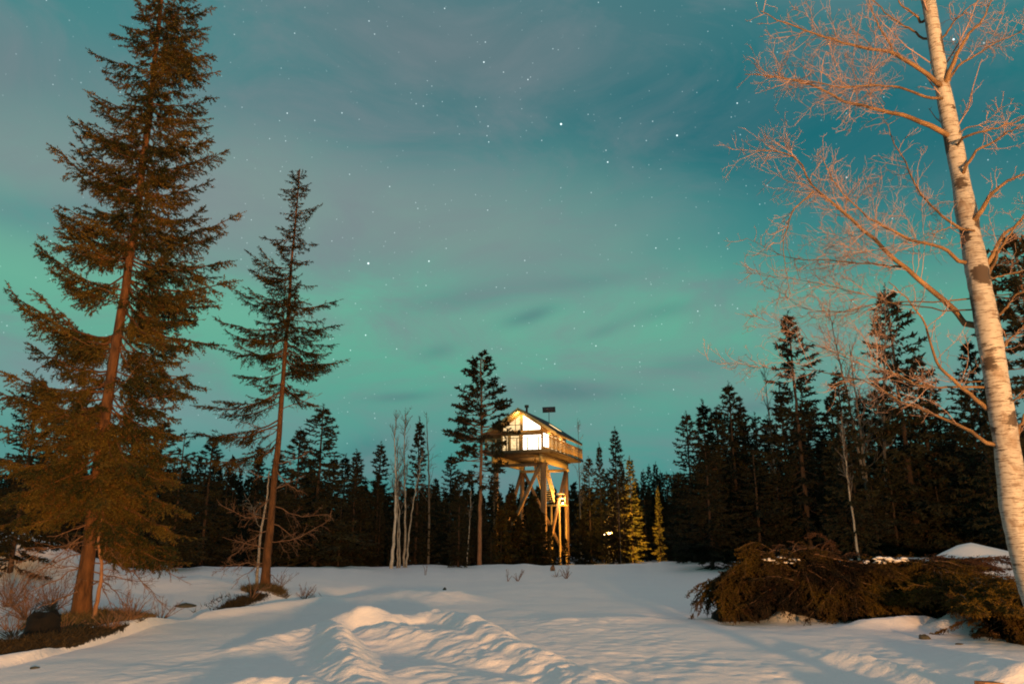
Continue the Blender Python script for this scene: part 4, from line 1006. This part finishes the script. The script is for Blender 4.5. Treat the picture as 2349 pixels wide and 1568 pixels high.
# panel on a pole above the roof
pz = ridge + .12
mb = MB(); mb.tube([(-1.45, 4.4, roofz(-1.45) - .02), (-1.45, 4.4, pz - .02)], [.03, .03], 6); mb.build('panel_pole', M_METAL, TH)
mb = MB(); mb.beam((-2.02, 4.15, pz + .24), (-.86, 4.6, pz + .30), .05, .54); o = mb.build('solar_panel', M_SOLAR, TH)
# railing
RH = 1.05
def rail_run(p0, p1, nposts, balus, top=True):
    p0 = np.array(p0, float); p1 = np.array(p1, float); L = np.linalg.norm(p1 - p0); d = (p1 - p0) / L
    for k in range(nposts):
        p = p0 + d * L * k / (nposts - 1); mb = MB(); mb.box((p[0] - .045, p[1] - .045, ZD + .001), (p[0] + .045, p[1] + .045, ZD + RH - .001)); mb.build('railing_post', M_WOOD, TH)
    mb = MB(); a = p0 - d * .06; b_ = p1 + d * .06; mb.beam((a[0], a[1], ZD + RH + .03), (b_[0], b_[1], ZD + RH + .03), .12, .05)
    mb.beam((p0[0], p0[1], ZD + .12), (p1[0], p1[1], ZD + .12), .04, .06)
    if balus:
        n_ = int(L / balus)
        for k in range(1, n_):
            p = p0 + d * L * k / n_; mb.box((p[0] - .02, p[1] - .02, ZD + .15), (p[0] + .02, p[1] + .02, ZD + RH))
    else:
        for z in (.38, .62, .86): mb.beam((p0[0], p0[1], ZD + z), (p1[0], p1[1], ZD + z), .012, .012)
    mb.build('railing', M_WOOD, TH)
rail_run((DX0 + .06, .06, 0), (DX1 - .06, .06, 0), 7, None)
rail_run((DX1 - .06, .22, 0), (DX1 - .06, DY1 - .08, 0), 9, .19)
rail_run((DX0 + .06, .22, 0), (DX0 + .06, DY1 - .08, 0), 8, .24)
rail_run((DX0 + .25, DY1 - .08, 0), (DX1 - .25, DY1 - .08, 0), 6, .24)
# stairs, landing and their posts
LZ = 5.05
ST = empty('staircase', (0, 0, 0)); ST.parent = TH
def flight(x0, x1, ya, za, yb, zb, nst, nm):
    mb = MB()
    for k in range(nst):
        u = (k + .5) / nst; y = ya + (yb - ya) * u; z = za + (zb - za) * u
        mb.box((x0 + .06, y - .13, z - .02), (x1 - .06, y + .13, z + .02))
    mb.build('treads', M_TREAD, ST)
    mb = MB()
    for x in (x0 + .03, x1 - .03): mb.beam((x, ya, za), (x, yb, zb), .06, .28)
    mb.build('stringer', M_BEAM, ST)
    mb = MB()
    for x in (x0 + .03, x1 - .03):
        mb.beam((x, ya, za + 1.0), (x, yb, zb + 1.0), .06, .10); mb.beam((x, ya, za + .55), (x, yb, zb + .55), .04, .14)
        for k in range(6):
            u = (k + .5) / 6; y = ya + (yb - ya) * u; z = za + (zb - za) * u; mb.box((x - .035, y - .035, z + .15), (x + .035, y + .035, z + .97))
    mb.build('handrail', M_BEAM, ST)
M_TREAD = simple_mat('snowy_treads', (0.45, 0.40, 0.34), (0.65, 0.60, 0.55), 8)
flight(-2.35, -1.35, 5.55, LZ + .15, 2.5, ZD - 1.25, 17, 'upper')
mb = MB(); mb.box((-2.35, 5.6, LZ - .16), (-.30, 6.6, LZ)); mb.build('landing', M_BEAM, ST)
for (x, y) in ((-1.75, 5.7), (-.95, 5.7), (-.55, 6.4)):
    mb = MB(); mb.box((x - .075, y - .075, TG - .4), (x + .075, y + .075, LZ - .165)); mb.build('post', M_BEAM, ST)
mb = MB(); mb.box((-1.2, 5.62, LZ + .9), (-.36, 5.67, LZ + 1.0)); mb.box((-.40, 5.62, LZ + .001), (-.34, 5.68, LZ + .899)); mb.box((-1.2, 5.625, LZ + .45), (-.401, 5.66, LZ + .55)); mb.build('landing_rail', M_BEAM, ST)
mb = MB(); mb.tube([(-.55, 5.5, LZ + .02), (-.55, 5.5, LZ + .17)], [.08, .06], 10); mb.build('stair_lamp', M_BULB, ST)

def point(name, loc, energy, col, rad=.1, parent=None):
    l = bpy.data.lights.new(name, 'POINT'); l.energy = energy; l.color = col; l.shadow_soft_size = rad
    o = bpy.data.objects.new(name, l); C.objects.link(o); o.location = loc
    if parent: o.parent = parent
    return o
point('stair_light', (-.55, 5.3, LZ + .45), 300, (1, .62, .22), .1, TH)
point('underdeck_light', (-2.6, 4.6, bb - .6), 200, (1, .58, .2), .1, TH)
point('deck_fill', (.9, -1.1, ZD + .5), 150, (1, .66, .28), .12, TH)  # added fill in mid-air off the deck corner, warms facade and beam
point('gable_fill', (XM, .45, roofz(XM) - .62), 90, (1, .62, .2), .08, TH)  # fill added under the overhang to warm the gable wall, no fixture there
point('eave_light', (-.6, 3.0, whead - .1), 60, (1, .66, .28), .08, TH)
point('eave_light', (-.6, 7.0, whead - .1), 60, (1, .66, .28), .08, TH)
# the low yard lamp
YL = at_Y(1396, 1224, 69.0)
yl = empty('yard_lamp', (YL[0], YL[1], gz(YL[0], YL[1]))); tag(yl, 'low bright elongated lamp glowing among the trunks right of the tower legs', 'lamp'); hz = YL[2] - gz(YL[0], YL[1])
mb = MB(); mb.tube([(0, .12, -.2), (0, .12, hz - .05)], [.05, .05], 8); mb.build('post', M_METAL, yl)
mb = MB(); mb.box((-.32, -.10, hz + .10), (.30, .18, hz + .14)); mb.build('lamp_cap', M_METAL, yl)
mb = MB(); mb.tube([(-.02, -.02, hz + .01), (.34, -.02, hz + .02)], [.065, .065], 12); mb.tube([(-.42, -.02, hz - .04), (-.02, -.02, hz - .01)], [.025, .04], 8); mb.build('lamp_glass', M_BULB, yl)
point('yard_light', (YL[0] + .2, YL[1] - .4, YL[2] + .1), 5200, (1, .48, .07), .15)

# ------------------------------------------------------------------ the heap of felled spruce boughs
M_HEAP = needle_mat('heap_needles', (0.009, 0.007, 0.004), (0.120, 0.074, 0.008), (0.042, 0.018, 0.009), .6)
M_HEAPR = needle_mat('brown_heap_needles', (0.045, 0.024, 0.015), (0.10, 0.05, 0.028), (0.08, 0.035, 0.02), 1.6)
def heap(name, label, top, foot_y, Y0, n, mat, seed, depth=1.3, lt=.34, per=60, back=1.2, core=True):
    """top: (px, py) skyline; foot_y: display row of the foot, per skyline point"""
    rng = np.random.default_rng(seed)
    tp = np.array([at_Y(a, b_, Y0) for a, b_ in top]); cx = (tp[0, 0] + tp[-1, 0]) / 2; base = np.array([cx, Y0, gz(cx, Y0)])
    root = empty(name, base); tag(root, label, 'brush heap')
    wv = np.convolve(rng.normal(size=40), np.ones(3) / 3, 'same') * .28
    S, T, sg = [], [], []
    for k in range(n):
        u = rng.random() * (len(tp) - 1); i = int(u); f = u - i; c = tp[i] * (1 - f) + tp[i + 1] * f
        fy = foot_y[i] * (1 - f) + foot_y[i + 1] * f; px = top[i][0] * (1 - f) + top[i + 1][0] * f
        ft = at_Z(px, fy, 0.0); zf = gz(ft[0], min(ft[1], Y0 - .1)); foot = at_Z(px, fy, zf)
        if foot[1] > Y0 - .3: foot = np.array([c[0], Y0 - .5, zf])
        v = rng.random() ** 1.3                              # 0 = crest, 1 = lower layer
        s_ = c * (1 - v * .55) + foot * (v * .55); s_[2] = c[2] * (1 - (v * .7) ** 1.6) + foot[2] * (v * .7) ** 1.6 - .10 + wv[int(u * 39 / (len(tp) - 1))]
        e = s_ + np.array([rng.normal() * .75 + .5 * math.sin(u * 5), -rng.uniform(.4, 1.0) * (1 - .2 * v), -rng.uniform(.35, .9)])
        e[0] = min(max(e[0], tp[0, 0] - .02), tp[-1, 0] + .25)
        e[1] = min(e[1], c[1] + (foot[1] - c[1]) * min(1, v + .35)); e[2] = max(e[2], foot[2] + .03)
        if rng.random() < .12: e = s_ + np.array([rng.normal() * .7, rng.normal() * .3, rng.uniform(-.05, .18)])
        S.append(s_ - base); T.append(e - base); sg.append(-rng.uniform(.05, .22))
    for k in range(n // 3):                                # the far side
        u = rng.random() * (len(tp) - 1); i = int(u); f = u - i; c = tp[i] * (1 - f) + tp[i + 1] * f - np.array([0, 0, .12])
        S.append(c - base); T.append(c + np.array([rng.normal() * .5, rng.uniform(.5, back), -rng.uniform(.3, 1.1)]) - base); sg.append(-.12)
    mbn, mbb = MB(), MB()
    grow_boughs(mbn, mbb, S, T, sg, rng, .05, lt, .05, .45, per, .020, .055, .09, .014, 4, .25)
    mbb.build('branches', M_DEAD, root); mbn.build('foliage', mat, root)
    # the packed inside
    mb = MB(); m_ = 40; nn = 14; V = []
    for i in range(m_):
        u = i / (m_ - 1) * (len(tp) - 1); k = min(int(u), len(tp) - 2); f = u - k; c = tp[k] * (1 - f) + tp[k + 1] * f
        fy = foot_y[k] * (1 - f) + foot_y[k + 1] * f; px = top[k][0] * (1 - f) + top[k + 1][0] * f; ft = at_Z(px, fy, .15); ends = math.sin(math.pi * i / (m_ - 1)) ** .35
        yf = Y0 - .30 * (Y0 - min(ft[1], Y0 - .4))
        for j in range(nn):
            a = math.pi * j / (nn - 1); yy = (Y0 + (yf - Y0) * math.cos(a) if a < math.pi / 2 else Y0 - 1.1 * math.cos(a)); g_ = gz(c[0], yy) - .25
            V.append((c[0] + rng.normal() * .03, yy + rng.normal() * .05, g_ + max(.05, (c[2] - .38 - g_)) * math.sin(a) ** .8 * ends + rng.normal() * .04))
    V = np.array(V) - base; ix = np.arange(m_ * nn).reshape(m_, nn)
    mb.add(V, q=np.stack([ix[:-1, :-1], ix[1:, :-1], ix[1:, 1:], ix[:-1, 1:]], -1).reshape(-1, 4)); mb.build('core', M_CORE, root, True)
    return root, tp, base
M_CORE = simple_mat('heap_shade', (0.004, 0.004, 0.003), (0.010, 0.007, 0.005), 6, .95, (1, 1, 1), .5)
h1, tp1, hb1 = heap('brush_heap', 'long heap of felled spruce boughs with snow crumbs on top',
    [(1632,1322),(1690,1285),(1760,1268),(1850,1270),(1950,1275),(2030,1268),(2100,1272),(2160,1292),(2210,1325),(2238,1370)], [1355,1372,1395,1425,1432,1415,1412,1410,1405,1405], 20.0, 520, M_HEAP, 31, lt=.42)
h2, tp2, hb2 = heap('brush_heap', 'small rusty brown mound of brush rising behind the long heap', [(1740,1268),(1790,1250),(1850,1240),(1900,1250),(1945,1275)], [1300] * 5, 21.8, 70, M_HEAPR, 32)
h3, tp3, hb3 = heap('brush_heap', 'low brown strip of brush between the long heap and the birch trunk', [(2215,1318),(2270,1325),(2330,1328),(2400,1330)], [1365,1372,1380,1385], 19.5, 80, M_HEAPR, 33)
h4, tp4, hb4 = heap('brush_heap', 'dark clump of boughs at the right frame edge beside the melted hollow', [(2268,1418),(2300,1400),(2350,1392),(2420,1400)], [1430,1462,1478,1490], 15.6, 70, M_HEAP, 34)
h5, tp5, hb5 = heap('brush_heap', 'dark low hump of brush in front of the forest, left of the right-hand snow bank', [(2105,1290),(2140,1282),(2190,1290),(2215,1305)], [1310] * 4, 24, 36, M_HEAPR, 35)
# snow crumbs lying on the long heap
def blob_mesh(mb, c, rx, ry, rz_, rng, n=10, m=6):
    V = []
    for i in range(m + 1):
        th = math.pi * i / m
        for j in range(n):
            ph = 6.283 * j / n; r = 1 + rng.normal() * .12
            V.append((c[0] + rx * r * math.sin(th) * math.cos(ph), c[1] + ry * r * math.sin(th) * math.sin(ph), c[2] + rz_ * r * math.cos(th)))
    ix = np.arange((m + 1) * n).reshape(m + 1, n)
    mb.add(V, q=np.stack([ix[:-1], np.roll(ix, -1, 1)[:-1], np.roll(ix, -1, 1)[1:], ix[1:]], -1).reshape(-1, 4))
rc = np.random.default_rng(8); mb = MB()
for k in range(60):
    px = rc.choice([rc.uniform(1740, 1850), rc.uniform(1850, 2010), rc.uniform(2010, 2075)]); i = np.interp(px, [1632,1690,1760,1850,1950,2030,2100], [1322,1285,1268,1270,1275,1268,1272])
    p = at_Y(px, i + rc.uniform(4, 18), 19.95 - rc.uniform(0, .25)) - hb1 - np.array([0, 0, .05]); sz = rc.uniform(.02, .06) * rc.choice([1, 1, 1.4])
    blob_mesh(mb, p, sz * 1.7, sz * 1.6, sz * .55, rc)
mb.build('snow_crumbs', MAT_SNOW, h1, True)

# ------------------------------------------------------------------ small things on the snow
def ground_pt(px, py):
    z = 0.1
    for _ in range(12): p = at_Z(px, py, z); z = .5 * z + .5 * gz(p[0], p[1])
    p = at_Z(px, py, z); return np.array([p[0], p[1], gz(p[0], p[1])])
def weed(px, py, hpx, label, n=6, seed=0, spread=.35, name='weed_stems', cat='dry plant', bent=None, group=None, r=.006):
    b_ = ground_pt(px, py); rng = np.random.default_rng(seed); sc_ = b_[1] / FPX * hpx
    L = sc_ * rng.uniform(.5, 1.0, n); L[0] = sc_; P0 = np.zeros((n, 3)); P0[:, :2] = rng.normal(size=(n, 2)) * .04 * sc_; P0[:, 2] = -.05
    D = nrm(np.stack([rng.normal(size=n) * spread, rng.normal(size=n) * spread, np.ones(n)], 1))
    if bent is not None: D[:] = nrm(np.array(bent, float) + rng.normal(size=(n, 3)) * .12)
    P = walk(rng, P0, D, L, 7, .12, -.02); mb = MB(); mb.tubes(P, np.linspace(r, r * .4, 7)[None] * np.ones((n, 1)), 4)
    b2, l2 = branch_level(rng, P, L, .09 * max(sc_, .5), .3, .3, .15, .08, 5, .8); mb.tubes(b2, np.linspace(r * .5, r * .3, 5)[None] * np.ones((len(l2), 1)), 3)
    root = mb.build(name, M_DEAD); root.location = b_; tag(root, label, cat, group)
    return root
weed(1165, 1332, 30, 'leaning dry weed stalk, left one of the pair on the crest below the treehouse', 3, 1, .5, r=.014)
weed(1188, 1332, 32, 'dark tuft of dry stalks on the crest just right of the leaning stalk', 7, 2, .25, r=.014)
weed(1300, 1326, 34, 'dense dark tuft of stalks, rightmost below the tower legs', 11, 3, .3, r=.014)
weed(1277, 1322, 18, 'low twiggy tuft beside the reddish stump on the crest', 8, 4, .7, r=.012)
weed(975, 1318, 26, 'single dead seedling on the snow crest right of the birch clump', 2, 5, .1, r=.014)
weed(1590, 1402, 50, 'upright bare twig with a bent fallen twig at its foot, left of the brush heap', 2, 6, .12, r=.009)
weed(1600, 1404, 46, 'bent thin twig lying left from the upright one near the brush heap', 2, 7, .1, bent=(-1, -.2, .35), r=.009)
weed(1632, 1392, 42, 'short stick poking from the snow at the left tip of the brush heap', 1, 8, .1, r=.009)
weed(700, 1366, 44, 'bushy tuft of dry twigs right of the slender spruce', 22, 9, .5, r=.008)
weed(750, 1364, 62, 'long dry stalk leaning left beyond the bushy tuft', 3, 10, .1, bent=(-.75, 0, 1), r=.010)
weed(1590, 1290, 12, 'tiny twig tip on the far snow crest', 2, 11, .3, r=.012)
weed(640, 1350, 60, 'spindly dark seedling at the right foot of the slender spruce', 12, 12, .6, r=.009)
weed(575, 1372, 55, 'short dark stub with twigs left of the slender spruce foot', 6, 13, .35, r=.013)
weed(370, 1420, 60, 'drooping dead twigs at the right end of the dark tussock', 14, 14, .9, r=.009)
weed(300, 1420, 70, 'dense dry bush at the foot of the tallest left spruce, right side', 40, 16, .6, r=.008)
weed(60, 1420, 110, 'tangle of reddish dead twigs left of the tallest spruce trunk', 60, 17, .7, r=.008)
weed(120, 1400, 95, 'denser reddish bush of dead twigs right against the tallest spruce trunk', 60, 18, .6, r=.008)
weed(150, 1452, 60, 'low dry twigs right of the black stump', 26, 20, .8, r=.008)
weed(30, 1460, 80, 'reddish twigs left of the black stump', 30, 21, .7, r=.008)
weed(250, 1440, 55, 'short dry stems in front of the thin orange sapling', 26, 22, .8, r=.008)
weed(20, 1390, 110, 'reddish dead bush cut by the left frame edge', 50, 19, .6, r=.008)
def lump(name, label, cat, px, py, w, h, mat, seed, dz=0, sq=1.0):
    b_ = ground_pt(px, py); k = b_[1] / FPX; rng = np.random.default_rng(seed); mb = MB(); blob_mesh(mb, (0, 0, dz), w * k / 2, w * k / 2 * sq, h * k, rng, 14, 9)
    o = mb.build(name, mat, None, True); o.location = b_; tag(o, label, cat); return o
M_STONE = simple_mat('mossy_stone', (0.03, 0.03, 0.022), (0.09, 0.085, 0.06), 14)
lump('stone', 'small dark mossy stone poking through the snow at lower right', 'stone', 2121, 1464, 24, 9, M_STONE, 1)
lump('bark_flake', 'thin dark bark flake lying just right of the mossy stone', 'bark', 2200, 1476, 16, 2, M_STONE, 2)
lump('bark_flake', 'small brown bark flake on the smooth snow at lower left', 'bark', 80, 1531, 20, 3, M_STONE, 3)
lump('stump', 'small reddish stump on the snow crest below the tower legs', 'stump', 1268, 1308, 11, 11, M_PBARK, 4)
lump('clod', 'dark clod of earth in the snow hollow between the two tall spruces', 'clod', 426, 1390, 40, 7, M_STONE, 5)
lump('twig_clod', 'tiny dark clod above the pinkish snow mound', 'clod', 1020, 1352, 8, 5, M_STONE, 6)
# black stump at the left
b_ = ground_pt(95, 1466); k = b_[1] / FPX
mb = MB(); rng = np.random.default_rng(2); n_ = 14; a_ = np.arange(n_) / n_ * 6.283
rings = []
for z, r in ((-.3, .42), (0, .37), (.22, .30), (.42, .28), (.46, .22)): rings.append(np.stack([np.cos(a_) * r * (1 + rng.normal(size=n_) * .05), np.sin(a_) * r * (1 + rng.normal(size=n_) * .05), z + rng.normal(size=n_) * .045], 1))
V = np.concatenate(rings + [np.array([[0, 0, .5]])]); ix = np.arange(5 * n_).reshape(5, n_)
q = np.stack([ix[:-1], np.roll(ix, -1, 1)[:-1], np.roll(ix, -1, 1)[1:], ix[1:]], -1).reshape(-1, 4); tr = [(ix[-1][j], ix[-1][(j + 1) % n_], 5 * n_) for j in range(n_)]
mb.add(V, t=tr, q=q); o = mb.build('tree_stump', M_CORE, None, False); o.location = b_; tag(o, 'black sawn tree stump left of the tallest spruce trunk', 'stump')
# sawn block at the lower right corner
b_ = ground_pt(2275, 1600); mb = MB(); mb.beam((-.16, -.05, .08), (.16, .07, .05), .16, .17); o = mb.build('wood_block', M_PBARK, None); o.location = b_ + np.array([0, 0, .02]); tag(o, 'sawn brown wooden block half buried at the bottom right of the snow', 'wood block')
bm_ = o.modifiers.new('bevel', 'BEVEL'); bm_.width = .012; bm_.segments = 2
# soil strip grass
M_GRASSD = simple_mat('dark_grass', (0.012, 0.010, 0.005), (0.05, 0.034, 0.014), 9)
# grass on the tussocks
def tussock(name, label, c, r, n, seed, h=.22):
    rng = np.random.default_rng(seed); P = np.empty((n, 3)); a = rng.uniform(0, 6.28, n); rr = r * np.sqrt(rng.random(n)); P[:, 0] = c[0] + np.cos(a) * rr; P[:, 1] = c[1] + np.sin(a) * rr; P[:, 2] = ground(P[:, 0], P[:, 1]) - .01
    D = nrm(np.stack([rng.normal(size=n) * .6, rng.normal(size=n) * .6, np.full(n, .7)], 1)); mb = MB(); mb.slivers(P, D, h * rng.uniform(.4, 1.1, n), .008, rng); o = mb.build(name, M_GRASS); tag(o, label, 'grass', None, 'stuff')
tussock('dry_grass', 'dry grass on the dark tussock under the tallest left spruce', (SPR1[0] + .2, SPR1[1]), 1.3, 6000, 1)
tussock('dry_grass', 'dry grass round the foot of the slender spruce', (SPR2[0], SPR2[1]), .75, 2600, 2)

rgs = np.random.default_rng(77); nq = 60000
gxq = rgs.uniform(SPR1[0] - 8, SPR1[0] + 2.6, nq); gyq = np.interp(gxq, EDGE[:, 0], EDGE[:, 1]) + rgs.uniform(-.2, 3.4, nq)
zq, sq_, _ = ground(gxq, gyq, soil=True); kp = sq_ > .5; gxq, gyq, zq = gxq[kp], gyq[kp], zq[kp]; nk = len(gxq)
mb = MB(); mb.slivers(np.stack([gxq, gyq, zq - .01], 1), nrm(np.stack([rgs.normal(size=nk) * .8, rgs.normal(size=nk) * .8, np.full(nk, .7)], 1)), .16 * rgs.uniform(.3, 1.2, nk), .010, rgs)
tag(mb.build('dead_grass', M_GRASSD), 'dark matted dead grass along the bare strip below the left trees', 'grass', None, 'stuff')

# ------------------------------------------------------------------ warm lamp of the house behind the photographer
point('house_lamp', (7.0, -12.0, 1.7), 56000, (1.0, .48, .165), .4)
for k_, (o_, H_) in TPL.items():
    if k_ not in used: 
        for ch in list(o_.children): bpy.data.objects.remove(ch)
        bpy.data.objects.remove(o_)
print('tris', sum(len(me.polygons) for me in bpy.data.meshes))
